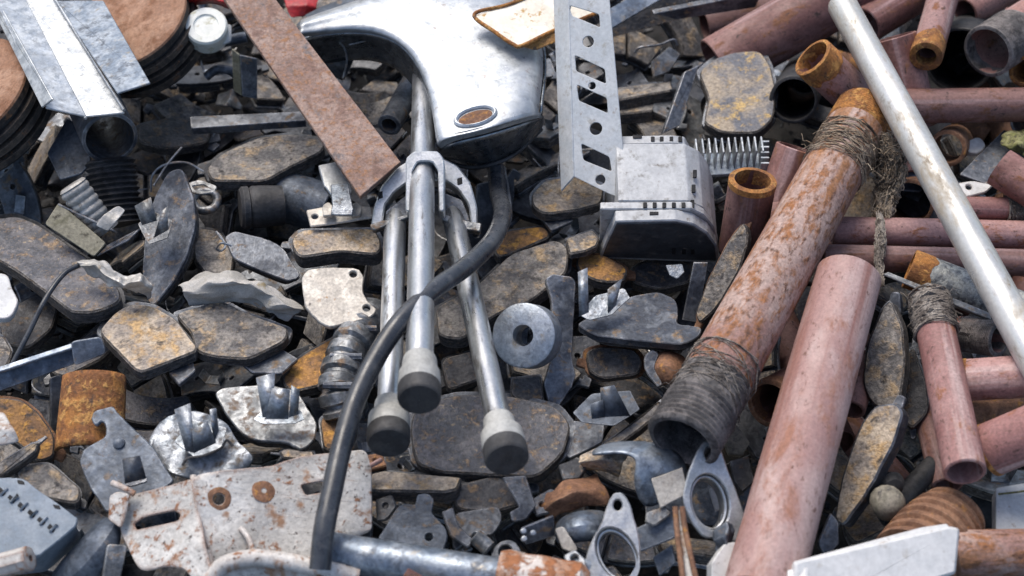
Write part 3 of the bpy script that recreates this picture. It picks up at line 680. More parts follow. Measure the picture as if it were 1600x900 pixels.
slab3('channel_web', [dpt(33, -8, db + .004), dpt(84, -8, db + .004), dpt(194, 174, da + .004), dpt(133, 187, da + .004)], .003, m_galv, t, .001)
slab3('channel_wall', [dpt(82, -8, db - .001), dpt(158, -8, db - .022), dpt(231, 120, da - .02), dpt(194, 172, da - .001)], .003, m_galv_d, t, .001)
slab3('channel_wall', [dpt(-14, -8, db - .025), dpt(34, -8, db - .001), dpt(134, 186, da - .001), dpt(74, 154, da - .025)], .003, m_galv, t, .001)
slab3('channel_lip', [dpt(-24, -8, db - .012), dpt(-10, -8, db - .029), dpt(80, 154, da - .029), dpt(70, 170, da - .012)], .003, m_galv, t, .001)
for x0, y0, x1, y1 in ((82, -8, 194, 172), (34, -8, 134, 185)):
    tube('fold_line', [dpt(x0, y0, db - .003), dpt((x0 + x1) / 2, (y0 + y1) / 2, (da + db) / 2 - .003), dpt(x1, y1, da - .003)], .0022, m_galv, t, 8, raw=True)
A, B = at(172, 216, .10), at(128, 120, .055)
o = lathe('steel_pipe', A, B, pipe_prof((B - A).length, 43 * mpp(A), .005), m_st_dark, None, 44, True, .008); tag(o, 'dark open pipe mouth poking out under the pale channel', 'pipe')
o = slab3('steel_plate', [at(103, 182, .06), at(134, 200, .06), at(140, 252, .05), at(128, 272, .04), at(96, 284, .03), at(74, 240, .04)], .004, m_st_blue, None, .004)
tag(o, 'blue-grey steel plate hanging below the pale channel', 'steel plate')
A, B = at(172, 250, .05), at(184, 335, .0)
o = lathe('ribbed_sleeve', A, B, [(0, .0)] + [(i * .004, .036 if i % 2 else .031) for i in range(24)] + [(.098, .0)], m_black, None, 32, cap=False, dent=.02)
tag(o, 'black ribbed sleeve under the dark pipe mouth', 'sleeve')
# crushed silver cylinder
A, B = at(112, 288, .10), at(158, 352, .05)
o = lathe('crushed_canister', A, B, [(0, .001), (0, .018), (.003, .021)] + [(.004 + i * .0035, .0205 + (.0012 if i % 3 else -.0012)) for i in range(20)] + [(.078, .02), (.078, .001)], m_foil, None, 26, cap=False, dent=.13)
tag(o, 'crushed silvery canister lying on the olive bracket', 'canister')
o = grid('torn_strip', [[(150, 352, .085), (168, 362, .08)], [(162, 335, .095), (182, 348, .09)], [(185, 322, .10), (196, 330, .095)]], m_foil, None, .0015, 2, .002)
tag(o, 'torn silver strip beside the crushed canister', 'metal strip')
t = thing('angle_bracket', 'olive angle bracket resting above the long slate pad', 'bracket', at(115, 355, .07))
a = dep(at(100, 350, .075))
slab3('bracket_face', [dpt(70, 350, a), dpt(92, 316, a + .01), dpt(166, 380, a - .005), dpt(146, 400, a - .015)], .004, m_olive, t, .004)
slab3('bracket_flange', [dpt(92, 314, a + .008), dpt(98, 318, a + .03), dpt(186, 360, a + .02), dpt(167, 380, a - .006)], .003, m_st_dark, t, .003)
slab3('bracket_flange', [dpt(150, 400, a - .01), dpt(167, 382, a - .003), dpt(222, 354, a + .01), dpt(200, 378, a + .005)], .003, m_st_dark, t, .003)
o = grid('foil_scrap', [[(125, 410, .085), (150, 406, .085), (180, 422, .088), (200, 434, .085), (222, 428, .09), (234, 444, .08)], [(124, 420, .09), (150, 420, .10), (176, 436, .10), (196, 448, .095), (220, 440, .10), (236, 454, .07)], [(132, 428, .08), (155, 434, .08), (178, 452, .08), (200, 456, .08), (215, 458, .07), (230, 468, .05)]], m_foil, None, .0007, 1, .006, (25, 95, 95), 6)
tag(o, 'crumpled pale foil scrap on the long slate pad', 'foil scrap')
o = tube('thin_wire', [(126, 413, .085), (100, 428, .09), (72, 466, .09), (45, 520, .075), (20, 568, .06)], .0035, m_rubber, None, 8)
tag(o, 'thin grey wire curving down from the foil scrap', 'wire')
o = grid('rag', [[(280, 445, .05), (320, 426, .06), (360, 425, .07), (395, 436, .065), (430, 455, .06), (470, 478, .05)], [(285, 458, .06), (325, 440, .08), (365, 440, .085), (400, 452, .08), (435, 468, .07), (476, 490, .055)], [(290, 468, .05), (330, 462, .06), (365, 458, .065), (392, 470, .06), (425, 484, .055), (462, 494, .045)], [(300, 478, .03), (335, 476, .035), (365, 472, .04), (395, 482, .04), (425, 492, .04), (455, 500, .035)]], m_cloth, None, .0008, 1, .0075, (18, 80, 80), 6)
tag(o, 'dirty white rag crumpled between the grey brake pads', 'rag')
for lab, pts in (('loop of bright wire on the olive-grey pad', [(338, 362, .05), (346, 372, .05), (352, 384, .05), (345, 392, .05), (338, 388, .055), (346, 380, .06), (362, 384, .055)]),
                 ('bent wire hoop left of the kidney-shaped pad', [(236, 300, .03), (238, 275, .05), (256, 258, .06), (290, 254, .06), (318, 268, .05)]),
                 ('grey wire rising beside the bent wire hoop', [(240, 290, .06), (262, 256, .07), (284, 230, .08)]),
                 ('black wire spring on the silver clip plate', [(285, 727, .085), (294, 716, .09), (318, 712, .09), (345, 700, .09), (354, 688, .095), (364, 697, .09)])):
    o = tube('bent_wire', pts, .0016, m_zinc if 'bright' in lab else m_st_gray if 'grey' in lab or 'hoop' in lab else m_black, None, 6); tag(o, lab, 'wire')
o = tube('steel_ring', [(300, 312, .03), (312, 300, .035), (330, 300, .035), (340, 312, .03), (332, 326, .025), (312, 328, .025), (300, 314, .03)], .006, m_st_gray, None, 10); tag(o, 'round steel ring left below the kidney-shaped pad', 'ring')
o = plate('bent_washer', [(284, 288), (312, 280), (340, 290), (336, 300), (310, 304), (290, 298)], .04, (0, .8), .003, m_st_gray, holes=[[(300, 290), (318, 288), (326, 293), (306, 298)]]); tag(o, 'flat pale washer above the round steel ring', 'washer')
# rusty flat bar
o = slab3('flat_bar', [at(330, -30, .20), at(408, -30, .20), at(626, 254, .135), at(562, 304, .13)], .009, m_bar, None, .001, .0008); tag(o, 'rusty brown flat steel bar slanting down to the rod collar', 'steel bar')
# white jar, red plastic
t = thing('plastic_jar', 'white plastic jar with a round top between the disc and flat bar', 'plastic jar', at(325, 45, .12))
C = at(322, 40, .12); N = nv((.1, .35)); r_ = 33 * mpp(C)
jt = lathe('jar_top', C, C - N, [(0, .0001), (.0005, r_ * .55), (-.002, r_ * .6), (-.002, r_ * .92), (.001, r_), (.03, r_ * .97)], m_cream, t, 40, cap=False)
plate('jar_tab', [(345, 40), (362, 36), (361, 66), (342, 70)], .10, (.2, .3), .004, m_whitep, jt)
o = grid('red_wrapper', [[(262, -14, .12), (300, -16, .13), (340, -16, .13), (372, -12, .12)], [(268, 4, .13), (300, -2, .15), (340, 0, .14), (370, 6, .13)], [(275, 12, .10), (305, 8, .11), (345, 9, .11), (362, 16, .1)]], m_red, None, .001, 2, .004, 40); tag(o, 'bright red plastic wrapper behind the white jar', 'wrapper')
o = grid('red_wrapper', [[(440, -10, .02), (480, -12, .02), (500, -10, .02)], [(446, 10, .02), (480, 8, .03), (496, 12, .02)], [(455, 28, .01), (480, 26, .01), (492, 30, .0)]], m_red, None, .001, 2, .004, 40); tag(o, 'dim red scrap behind the flat bar and chrome cover', 'wrapper')
o = pipe('dark_rod', (312, 72, .06), (385, 58, .06), 9, m_st_blue, wall=.004); tag(o, 'blue-grey rod under the white jar', 'rod')
o = slab3('steel_strip', [at(296, 180, .04), at(470, 172, .04), at(478, 186, .04), at(300, 206, .03)], .014, m_st_dark, None, .003); tag(o, 'dark steel strip lying level above the kidney-shaped pad', 'steel strip')
t = thing('folded_plate', 'olive folded plate standing left of the flat bar', 'steel plate', at(380, 115, .05)); a = dep(at(380, 150, .04))
slab3('plate_face', [dpt(362, 76, a - .03), dpt(374, 86, a - .03), dpt(378, 150, a), dpt(364, 142, a)], .004, m_olive, t, .002)
slab3('plate_side', [dpt(375, 86, a - .031), dpt(402, 92, a - .02), dpt(402, 155, a + .01), dpt(379, 151, a)], .004, m_st_dark, t, .002)
o = tube('bent_pipe', [(322, 120, .03), (340, 108, .04), (362, 112, .04), (378, 128, .02)], .007, m_st_dark, None, 10); tag(o, 'short dark bent pipe in shade below the white jar', 'pipe')
o = grid('torn_plate', [[(340, 150, .02), (365, 140, .03), (378, 160, .02)], [(336, 168, .02), (352, 165, .04), (376, 172, .02)]], m_st_gray, None, .002, 1, .006, 40); tag(o, 'torn grey plate in shade above the level dark strip', 'steel plate')
o = pipe('black_tube', (478, 66, .07), (548, 95, .05), 34, m_st_black, wall=.004); tag(o, 'thick black tube right of the flat bar under the chrome arm', 'tube')
tag(tube('cable_tie', [(520, 62, .115), (536, 72, .12), (542, 95, .11), (536, 122, .09)], .0016, m_st_gray, None, 6), 'thin tie wrapped on the thick black tube', 'tie')
o = pipe('black_tube', (608, 196, .05), (652, 118, .03), 19, m_st_dark, wall=.006); tag(o, 'short dark tube pointing out beside the centre rod', 'tube')
o = pipe('black_tube', (440, 305, -.01), (520, 330, -.01), 40, m_st_blue, wall=.004); tag(o, 'blue-black tube in shade left of the latch', 'tube')
A = at(375, 325, .03); o = lathe('ribbed_roller', A, A + Vector((.12, .03, -.02)), [(0, .0001), (0, .026), (.004, .030), (.012, .030), (.014, .027), (.018, .030), (.03, .030), (.06, .028), (.06, .0001)], m_black, None, 28, cap=False); tag(o, 'black grooved roller under the kidney-shaped pad', 'roller')
# latch
t = thing('toggle_latch', 'bright toggle latch with a lever above the yellow-brown pad', 'latch', at(530, 320, .06))
plate('latch_plate', [(478, 328), (520, 320), (580, 322), (582, 340), (485, 354)], .06, (0, .8), .004, m_st_white, t, rnd=.003, holes=[(492, 338, 5)])
plate('latch_body', [(497, 258), (528, 252), (545, 282), (550, 300), (520, 308), (506, 290)], .085, (.1, .5), .012, m_alu, t, rnd=.003)
plate('latch_lever', [(516, 288), (544, 286), (552, 326), (550, 336), (516, 336), (519, 322)], .095, (0, .4), .006, m_zinc, t, rnd=.002)
for px in (512, 556):
    plate('latch_cheek', [(px - 9, 322), (px, 314), (px + 10, 322), (px + 8, 336), (px - 8, 338)], .075, (0, .5), .008, m_st_white, t, rnd=.004)
# blue-grey bar with cap
t = thing('wiper_bar', 'blue-grey bar with a sleeve end crossing the lower edge of dark pads', 'bar', at(80, 560, .06))
slab3('bar_body', [at(-30, 588, .07), at(112, 541, .07), at(118, 568, .055), at(-30, 622, .055)], .008, m_st_blue, t, .003)
slab3('bar_ridge', [at(-30, 582, .075), at(112, 536, .075), at(113, 543, .076), at(-30, 590, .076)], .004, m_galv_d, t, .001)
slab3('bar_sleeve', [at(110, 534, .08), at(158, 526, .08), at(166, 552, .065), at(116, 572, .06)], .012, m_st_blue, t, .006)
o = plate('pale_fragment', [(-15, 425), (12, 428), (20, 455), (30, 470), (16, 498), (-15, 497)], .06, (.2, .6), .012, m_pale, rnd=.008); tag(o, 'pale broken fragment left of the long slate pad', 'fragment')
# rusty half sleeve
C0 = at(148, 590, .06); C1 = at(140, 705, .03); ax = (C1 - C0).normalized(); sx = RT - ax * RT.dot(ax); sx.normalize(); up_ = sx.cross(ax); up_ = up_ if up_.dot(EYE - C0) > 0 else -up_
r_ = 44 * mpp(C0); rows = []
for i in range(7):
    c = C0.lerp(C1, i / 6); rows.append([c + sx * (math.cos(a) * r_ * (1 + .08 * i / 6)) + up_ * (math.sin(a) * r_ * .75) for a in [math.pi * (1 - k / 10) for k in range(11)]])
o = grid('half_sleeve', rows, m_orange, None, .005, 1, raw=True); tag(o, 'orange-rusted half sleeve behind the hooked blue plate', 'sleeve')
# hooked plate
t = thing('hooked_plate', 'slate-blue hooked backing plate with a rivet', 'backing plate', at(195, 710, .07))
C = at(195, 710, .07)
hp = plate('plate_body', [(142, 655), (146, 642), (176, 634), (186, 648), (240, 700), (272, 752), (240, 772), (180, 800), (166, 800), (140, 760), (124, 722), (130, 702), (165, 682), (166, 664), (158, 656), (150, 666)], .07, (0, .55), .007, m_st_blue, t, C=C, rnd=.005)
q = onplane(186, 693, C, nv((0, .55))); lathe('rivet', q, q + nv((0, .55)), [(0, .0075), (.003, .007), (.005, .004), (.0055, .0001)], m_st_blue, hp, 18, cap=False)
# silver plate under clip
o = plate('backing_plate', [(228, 690), (250, 655), (300, 640), (350, 655), (372, 690), (400, 715), (380, 735), (310, 748), (262, 740)], .055, (0, .6), .005, m_zinc, rnd=.01); warp(o, .006, 30, 3); tag(o, 'shiny silver backing plate with upright clips', 'backing plate')
# blue slotted casing
t = thing('slotted_casing', 'blue-grey plastic casing with a row of slots at the corner', 'casing', at(40, 820, .06)); C = at(40, 800, .08)
cl = plate('casing_lid', [(-40, 748), (22, 746), (36, 748), (122, 810), (118, 822), (62, 868), (-40, 880)], .08, (.1, .55), .006, m_bluep, t, C=C, rnd=.005)
plate('casing_body', [(-38, 752), (30, 752), (116, 812), (112, 826), (60, 872), (-38, 884)], .08, (.1, .55), .05, m_bluep, t, C=C, drop=.0065, rnd=.006)
for k in range(6):
    x, y = 2 + k * 15.5, 768 + k * 11.5
    plate('vent_slot', [(x - 7, y - 2), (x - 2, y - 8), (x + 8, y + 2), (x + 3, y + 8)], .08, (.1, .55), .002, m_hole, cl, C=C, drop=-.0006, rnd=.0015)
    plate('slot_rib', [(x + 8, y - 8), (x + 11, y - 6), (x - 1, y + 6), (x - 4, y + 4)], .08, (.1, .55), .0035, m_bluep, cl, C=C, drop=-.003, rnd=.0008)
for x, y in ((32, 752), (88, 790)):
    plate('vent_slot', [(x - 6, y - 3), (x + 5, y - 1), (x + 7, y + 6), (x - 4, y + 4)], .08, (.1, .55), .002, m_hole, cl, C=C, drop=-.0006, rnd=.0015)
o = pipe('rusty_stub', (48, 872, .11), (-40, 896, .09), 20, m_wrust, wall=.01, seg=8); tag(o, 'white stub with an orange rusty end over the slotted casing', 'pipe stub')
o = grid('curved_plate', [[(70, 905, .02), (110, 860, .05), (150, 815, .06), (170, 805, .05)], [(95, 915, .03), (140, 875, .07), (172, 835, .075), (182, 815, .06)], [(130, 925, .02), (170, 890, .05), (190, 850, .055), (190, 820, .04)]], m_st_blue, None, .003, 2); tag(o, 'curved blue plate between slotted casing and white bracket', 'steel plate')
o = plate('grey_block', [(168, 850), (200, 852), (188, 905), (160, 905)], .06, (.4, .3), .02, m_st_gray, rnd=.004); tag(o, 'small grey block under the left end of the white bracket', 'block')
# white rusty bracket
t = thing('painted_bracket', 'rust-spotted white painted bracket with two round holes', 'bracket', at(400, 800, .07)); C = at(310, 800, .085)
nm = (.30, .40); Cm = at(430, 790, .085)
mp = plate('main_plate', [(300, 745), (322, 738), (420, 728), (470, 712), (572, 702), (582, 730), (582, 828), (520, 856), (488, 872), (400, 880), (338, 895), (322, 860), (308, 800)], .085, nm, .004, m_wrust, t, C=Cm, rnd=.006, holes=[(342, 780, 9), [(470, 758), (500, 752), (516, 750), (516, 766), (478, 774)]])
warp(mp, .0055, 13, 3)
for x, y, ro, ri in ((342, 780, 19, 9.4), (412, 767, 19, 4)):
    q, n_ = on_surface(mp, x + 11, y) or (onplane(x, y, Cm, nv(nm)), nv(nm)); m_ = mpp(q); q = q + (onplane(x, y, Cm, nv(nm)) - onplane(x + 11, y, Cm, nv(nm)))
    lathe('hole_rim', q - n_ * .001, q + n_, [(0, ri * m_), (.0026, ri * m_ * 1.1), (.0026, ro * m_ * .8), (.0015, ro * m_)], m_brown, mp, 26, cap=False, dent=.05)
nf_ = (-.55, .5); Cf = onplane(303, 800, Cm, nv(nm))
sf = plate('side_flap', [(190, 778), (262, 758), (300, 746), (306, 790), (322, 860), (334, 905), (300, 905), (290, 890), (262, 884), (232, 892), (218, 890), (196, 848), (186, 826), (190, 806)], .085, nf_, .004, m_wrust, t, C=Cf, rnd=.008, holes=[[(208, 818), (222, 808), (268, 796), (279, 802), (276, 812), (240, 822), (212, 828)]])
warp(sf, .005, 15, 3)
tube('edge_roll', [(302, 744, .088), (308, 790, .088), (322, 850, .085), (336, 900, .08)], .004, m_wrust, t, 8)
plate('end_tab', [(170, 775), (182, 768), (200, 770), (196, 800), (188, 826), (168, 812)], .08, (-.5, .3), .004, m_wrust, t, rnd=.004)
tube('edge_roll', [(176, 755, .085), (196, 764, .09), (210, 772, .088)], .004, m_wrust, t, 8)
tube('embossed_ridge', [(376, 826, .0875), (388, 840, .0885), (396, 862, .0865)],   .0035, m_wrust, mp, 8)
t = thing('painted_rim', 'curved white rusty painted rim below the white bracket', 'rim', at(430, 890, .09))  # a white painted rim: rolled edge over a thin web
tube('rim_roll', [(330, 905, .09), (352, 882, .10), (395, 872, .105), (440, 876, .105), (500, 888, .10), (560, 900, .09)], .010, m_wrust, t, 12)
grid('rim_web', [[(335, 912, .088), (360, 890, .096), (400, 882, .10), (445, 886, .10), (505, 897, .095), (560, 908, .085)], [(335, 960, .05), (370, 940, .06), (410, 930, .06), (450, 934, .06), (505, 945, .055), (560, 955, .05)]], m_wrust, t, .003, 1, .003, 30)
o = grid('pale_fragment', [[(-20, 640, .10), (8, 645, .10)], [(-20, 665, .11), (22, 672, .105)], [(-20, 700, .10), (30, 690, .095)]], m_wrust, None, .003, 1, .002, 30); tag(o, 'white flaked plate end lying on the rust-brown pad', 'fragment')
o = plate('edge_plate', [(78, 590), (96, 584), (104, 640), (92, 690), (80, 690)], .02, (.5, .3), .01, m_st_black, rnd=.003); tag(o, 'black plate edge left of the orange half sleeve', 'steel plate')
# ------------------------------------------------------------------ centre: chrome cover, rods, collar, hose, washer, slotted strip, casing
inn = [(466, 56), (520, 49), (580, 46), (632, 66), (663, 115), (676, 172), (682, 224)]
out = [(470, 30), (540, 6), (640, -28), (765, -34), (846, 30), (852, 112), (838, 186)]
top, arch, side = [], [], []
for i in range(7):
    (a, b), (c, d) = inn[i], out[i]
    k = i / 6
    sk = (4 - 14 * k, 50 - 14 * k) if i < 5 else (6, 20)
    hi, ho = .155, .165
    top.append([(a + sk[0] * .03, b + 3, hi - .006), (a, b, hi + .002), (a + (c - a) * .12, b + (d - b) * .12, hi + .009), (a + (c - a) * .42, b + (d - b) * .42, hi + .011), (a + (c - a) * .72, b + (d - b) * .72, ho + .006), (a + (c - a) * .94, b + (d - b) * .94, ho), (c, d, ho - .02)])
    arch.append([(a + sk[0] * .05, b + 4, hi - .010), (a + sk[0] * .45, b + sk[1] * .5, hi - .045), (a + sk[0] * .9, b + sk[1], hi - .085)])
    side.append([(c, d + 2, ho - .024), (c + 1, d + 8, ho - .07)])
top.append([(686, 228, .140), (690, 220, .152), (708, 210, .163), (752, 202, .168), (802, 186, .160), (838, 176, .14), (846, 178, .12)])
top.append([(688, 234, .128), (694, 228, .138), (712, 219, .148), (754, 211, .152), (804, 195, .145), (840, 184, .127), (848, 184, .11)])
t = thing('curved_cover', 'large curved chrome cover with a rusty oval hole', 'metal cover', at(760, 130, .12))
g = grid('cover_shell', top, m_cover, t, .004, 3)
grid('arch_skirt', arch, m_skirt, t, .004, 2)
low = [(687, 236, .122), (696, 231, .130), (714, 222, .140), (756, 214, .145), (806, 198, .138), (842, 187, .12), (850, 182, .10)]
mid = [(692, 246, .085), (702, 245, .09), (720, 243, .10), (758, 238, .105), (806, 221, .10), (842, 202, .085), (851, 188, .075)]
bot = [(700, 252, .05), (712, 254, .05), (730, 260, .055), (762, 262, .06), (806, 244, .06), (838, 216, .055), (849, 196, .05)]
grid('end_skirt', [low, mid, bot], m_skirt, t, .004, 2)
grid('side_skirt', side[3:] + [[(850, 178, .10), (851, 186, .06)]], m_skirt, t, .004, 2)
bpy.context.view_layer.update(); dg0 = bpy.context.evaluated_depsgraph_get(); ge_ = g.evaluated_get(dg0); Mi_ = ge_.matrix_world.inverted()
def on_cover(px, py):
    ok, lo, no, _ = ge_.ray_cast(Mi_ @ EYE, (Mi_.to_3x3() @ ray(px, py)).normalized())
    return (ge_.matrix_world @ lo, (ge_.matrix_world.to_3x3() @ no).normalized()) if ok else (at(px, py, .17), nv((0, .8)))
C, N = on_cover(743, 183); M2 = basis(C, N) @ Matrix.Rotation(rad(20), 4, 'Z')
lp = [Vector((math.cos(a) * .024, math.sin(a) * .012)) for a in [k * math.tau / 24 for k in range(24)]]
link('rusty_hole', prism(lp, .004, .0005), m_brown, M2 @ Matrix.Translation((0, 0, .0006)), g)
ring = [Vector((math.cos(a) * .031, math.sin(a) * .018)) for a in [k * math.tau / 28 for k in range(28)]]
link('hole_lip', prism(ring, .007, .0022, [[p * .8 for p in ring]]), m_cover, M2 @ Matrix.Translation((0, 0, .0045)), g)
tube('seam_line', [(684, 248, .066), (740, 262, .062), (800, 244, .066), (846, 202, .056)], .003, m_black, t, 8)
tube('seam_line', [(545, 70, .12), (590, 62, .125), (628, 78, .12), (652, 110, .11), (668, 150, .10)], .0016, m_st_gray, t, 8)
o = grid('sheet_panel', [[(450, 60, .06), (520, 34, .07), (600, 4, .09), (680, -22, .11)], [(470, 20, .05), (540, -4, .06), (620, -24, .08), (690, -40, .10)]], m_st_blue, None, .003, 1); tag(o, 'dull blue panel behind the chrome cover arm', 'metal panel')
# rust-edged pale sheet
t = thing('rust_edged_sheet', 'pale sheet with orange rusty edges lying on the chrome cover', 'metal sheet', at(800, 30, .19)); C = at(800, 35, .19)
plate('sheet_face', [(740, 24), (800, 6), (880, -30), (930, -20), (935, 20), (862, 50), (815, 72), (800, 70), (775, 52)], .19, (0, .7), .002, m_glass, t, C=C, rnd=.003)
P = [onplane(x, y, C, nv((0, .7))) + nv((0, .7)) * .001 for x, y in ((880, -30), (800, 6), (741, 23), (775, 52), (802, 70), (816, 72), (862, 50), (930, 22))]
tube('rusty_edge', P, .0028, m_orange, t, 8, raw=True)
plate('lower_lip', [(816, 73), (862, 52), (912, 32), (914, 44), (862, 68), (838, 78)], .185, (0, .2), .002, m_fr_rust, t, rnd=.002)
# rods with feet and collar
def rod(label, a, b, rpx, foot_rpx):
    A, B = at(*a), at(*b); t = thing('chrome_rod', label, 'metal rod', B)
    ax = (B - A).normalized(); r = rpx * mpp(B); L = (B - A).length; fr = foot_rpx * mpp(B)
    lathe('rod_tube', A, B, [(0, r * .2), (0, r)] + [(L * k / 10, r) for k in range(1, 10)] + [(L - .02, r), (L - .02, r * .2)], m_chrome, t, 36, cap=False)
    fe = lathe('ferrule', B - ax * .062, B, [(0, r * .9), (0, r * 1.16), (.004, r * 1.22), (.016, r * 1.24), (.024, fr * .97), (.042, fr), (.044, fr * .98), (.044, .001)], m_footg, t, 36, cap=False)
    lathe('rubber_foot', B - ax * .0185, B, [(0, .001), (0, fr * .98), (.003, fr * 1.02), (.017, fr * 1.01), (.020, fr * .98), (.0215, fr * .92), (.022, .0005)], m_foot, fe, 36, cap=False)
rod('left chrome rod ending in a black rubber foot behind the hose', (618, 330, .075), (607, 690, .135), 20, 34)
rod('centre chrome rod running up under the curved chrome cover', (662, 118, .10), (655, 622, .20), 23, 34)
rod('right chrome rod slanting to a black rubber foot on the largest pad', (706, 330, .075), (792, 716, .165), 21, 35)
t = thing('rod_collar', 'arched cast aluminium collar around the chrome rods', 'collar', at(665, 300, .11)); C = at(665, 300, .105)
ca = plate('collar_arch', [(580, 352), (585, 320), (597, 288), (620, 262), (645, 246), (690, 246), (715, 258), (735, 285), (745, 320), (747, 352), (736, 352), (732, 320), (718, 298), (700, 284), (688, 282), (640, 282), (618, 298), (602, 318), (598, 348)], .115, (0, .25), .030, m_alu, t, C=C, rnd=.004, bev=.002)
plate('collar_loop', [(634, 330), (634, 248), (646, 236), (684, 236), (694, 248), (694, 330), (685, 330), (685, 268), (676, 252), (652, 252), (644, 268), (644, 330)], .115, (0, .25), .034, m_alu, t, C=C, drop=-.045, rnd=.004, bev=.0015)
plate('collar_foot', [(578, 350), (592, 346), (640, 334), (640, 339), (600, 354), (582, 360)], .115, (0, .4), .012, m_st_gray, t, C=C, drop=-.001, rnd=.003)
plate('collar_foot', [(690, 334), (735, 346), (752, 348), (750, 362), (720, 356), (690, 342)], .115, (0, .4), .014, m_st_gray, t, C=C, drop=-.001, rnd=.003)
for x, y in ((594, 306), (718, 284)):
    plate('collar_slot', [(x - 4, y - 5), (x + 4, y - 8), (x + 5, y + 3), (x - 3, y + 6)], .115, (0, .25), .002, m_hole, ca, C=C, drop=-.0006, rnd=.001)
plate('inner_web', [(602, 330), (640, 300), (640, 336), (604, 346)], .09, (0, .3), .008, m_st_dark, t, rnd=.003)
plate('inner_web', [(690, 300), (722, 312), (735, 346), (692, 340)], .09, (0, .3), .008, m_st_dark, t, rnd=.003)
# hose
o = tube('black_hose', [(775, 262, .05), (778, 300, .07), (785, 335, .10), (770, 375, .13), (730, 415, .155), (680, 452, .175), (628, 500, .185), (590, 555, .18), (558, 620, .17), (536, 690, .16), (518, 770, .15), (506, 830, .14), (500, 890, .12)], .0120, m_rubber, None, 20, 10)
tag(o, 'black rubber hose curving over the chrome rods', 'hose')
o = tube('hose_sleeve', [(786, 262, .045), (793, 300, .06), (796, 340, .09), (782, 375, .12)], .0035, m_st_dark, None, 8); tag(o, 'thin dark cord beside the upper end of the hose', 'cord')
# corrugated offcut behind the hose
t = thing('corrugated_hose', 'grey ribbed hose offcut tucked behind the black hose', 'hose', at(550, 570, .03))
P = [at(586, 488, .02), at(560, 520, .04), (at(538, 565, .045)), at(530, 610, .04), at(540, 650, .02)]
path = catmull(P, 12)
rr_ = [(.027 if (i // 2) % 3 else .022) for i in range(len(path))]
Cn = sum(path, Vector()) / len(path); v, f = tube_geo([p - Cn for p in path], rr_, 18)
link('ribbed_body', mesh('ribbed', v, f), m_st_gray, Matrix.Translation(Cn), t, 30)
for k in (10, 22, 34): tube('ridge_band', [path[k] + (EYE - path[k]).normalized() * .027 + RT * s for s in (-.02, 0, .02)], .0045, m_st_dark, t, 6, 3, raw=True)
m_bush = mk('bushing_steel', (.30, .34, .39), (.42, .455, .50), (.20, .22, .25), .59, csoft=.1, metal=.5, rough=.42, bump=.25, bs=180, fine=.3, cmetal=True, d=(.34, .29, .22), dth=.66)
# thick washer
C = at(817, 524, .09); N = nv((-.32, .08)); m_ = mpp(C)
o = lathe('steel_bushing', C, C - N, [(0, 17 * m_), (0, 48 * m_), (.002, 51 * m_), (.036, 51.5 * m_), (.038, 50 * m_), (.038, 17 * m_)], m_bush, None, 56, True); tag(o, 'thick round steel bushing with a centre hole', 'bushing')
o = plate('steel_bracket', [(852, 436), (862, 428), (892, 432), (900, 440), (898, 470), (894, 560), (900, 585), (894, 605), (870, 640), (858, 634), (850, 600), (862, 560), (862, 470)], .045, (.15, .2), .012, m_st_dark, rnd=.004); tag(o, 'upright dark steel bracket right of the thick washer', 'bracket')
o = slab3('steel_strip', [at(1066, 500, .0), at(1084, 410, .06), at(1106, 410, .06), at(1092, 505, .0)], .006, m_st_dark, None, .001); tag(o, 'dark steel strip under the casing corner', 'steel strip')
o = plate('foil_chip', [(1040, 414), (1066, 412), (1070, 424), (1058, 436), (1046, 430)], .05, (0, .4), .002, m_zinc, rnd=.002); tag(o, 'bright small chip below the vented casing', 'metal chip')
t = thing('elbow_fitting', 'brown elbow fitting under the eared pad near the threaded pipe', 'fitting', at(1040, 575, .03))
grid('elbow_shell', [[(1010, 560, .03), (1030, 548, .05), (1055, 548, .05), (1075, 560, .03)], [(1008, 580, .03), (1028, 572, .06), (1052, 570, .06), (1078, 578, .03)], [(1030, 605, .02), (1042, 600, .04), (1062, 596, .04), (1076, 596, .02)]], m_brown, t, .005, 2)
plate('elbow_edge', [(1006, 556), (1020, 545), (1030, 552), (1022, 575), (1036, 600), (1028, 606), (1008, 580)], .045, (0, .3), .004, m_st_dark, t)
# slotted angle strip
t = thing('slotted_angle_strip', 'white slotted angle strip with round and oblong holes', 'angle strip', at(905, 150, .15))
nS = (-.28, .05); C = at(915, 140, .165)
def para(x0, y0, x1, y1, x2, y2, x3, y3): return [(x0, y0), (x1, y1), (x2, y2), (x3, y3)]
plate('perforated_face', [(888, -25), (950, -25), (974, 240), (976, 312), (950, 302), (897, 276)], .16, nS, .003, m_white, t, C=C, rnd=.001, bev=.0006, jit=0,
      holes=[para(889, 8, 936, 22, 938, 43, 893, 24), para(898, 86, 945, 108, 947, 131, 900, 111), para(901, 132, 948, 153, 950, 177, 904, 157), para(908, 224, 952, 245, 956, 268, 911, 250), (919, 65, 9), (925, 134, 6), (931, 201, 10), (938, 281, 8)])
e0, e1 = onplane(889, -25, C, nv(nS)), onplane(898, 276, C, nv(nS))
slab3('side_flange', [e0, e1, dpt(878, 299, dep(e1) + .022), dpt(858, -25, dep(e0) + .022)], .003, m_white, t, .001)
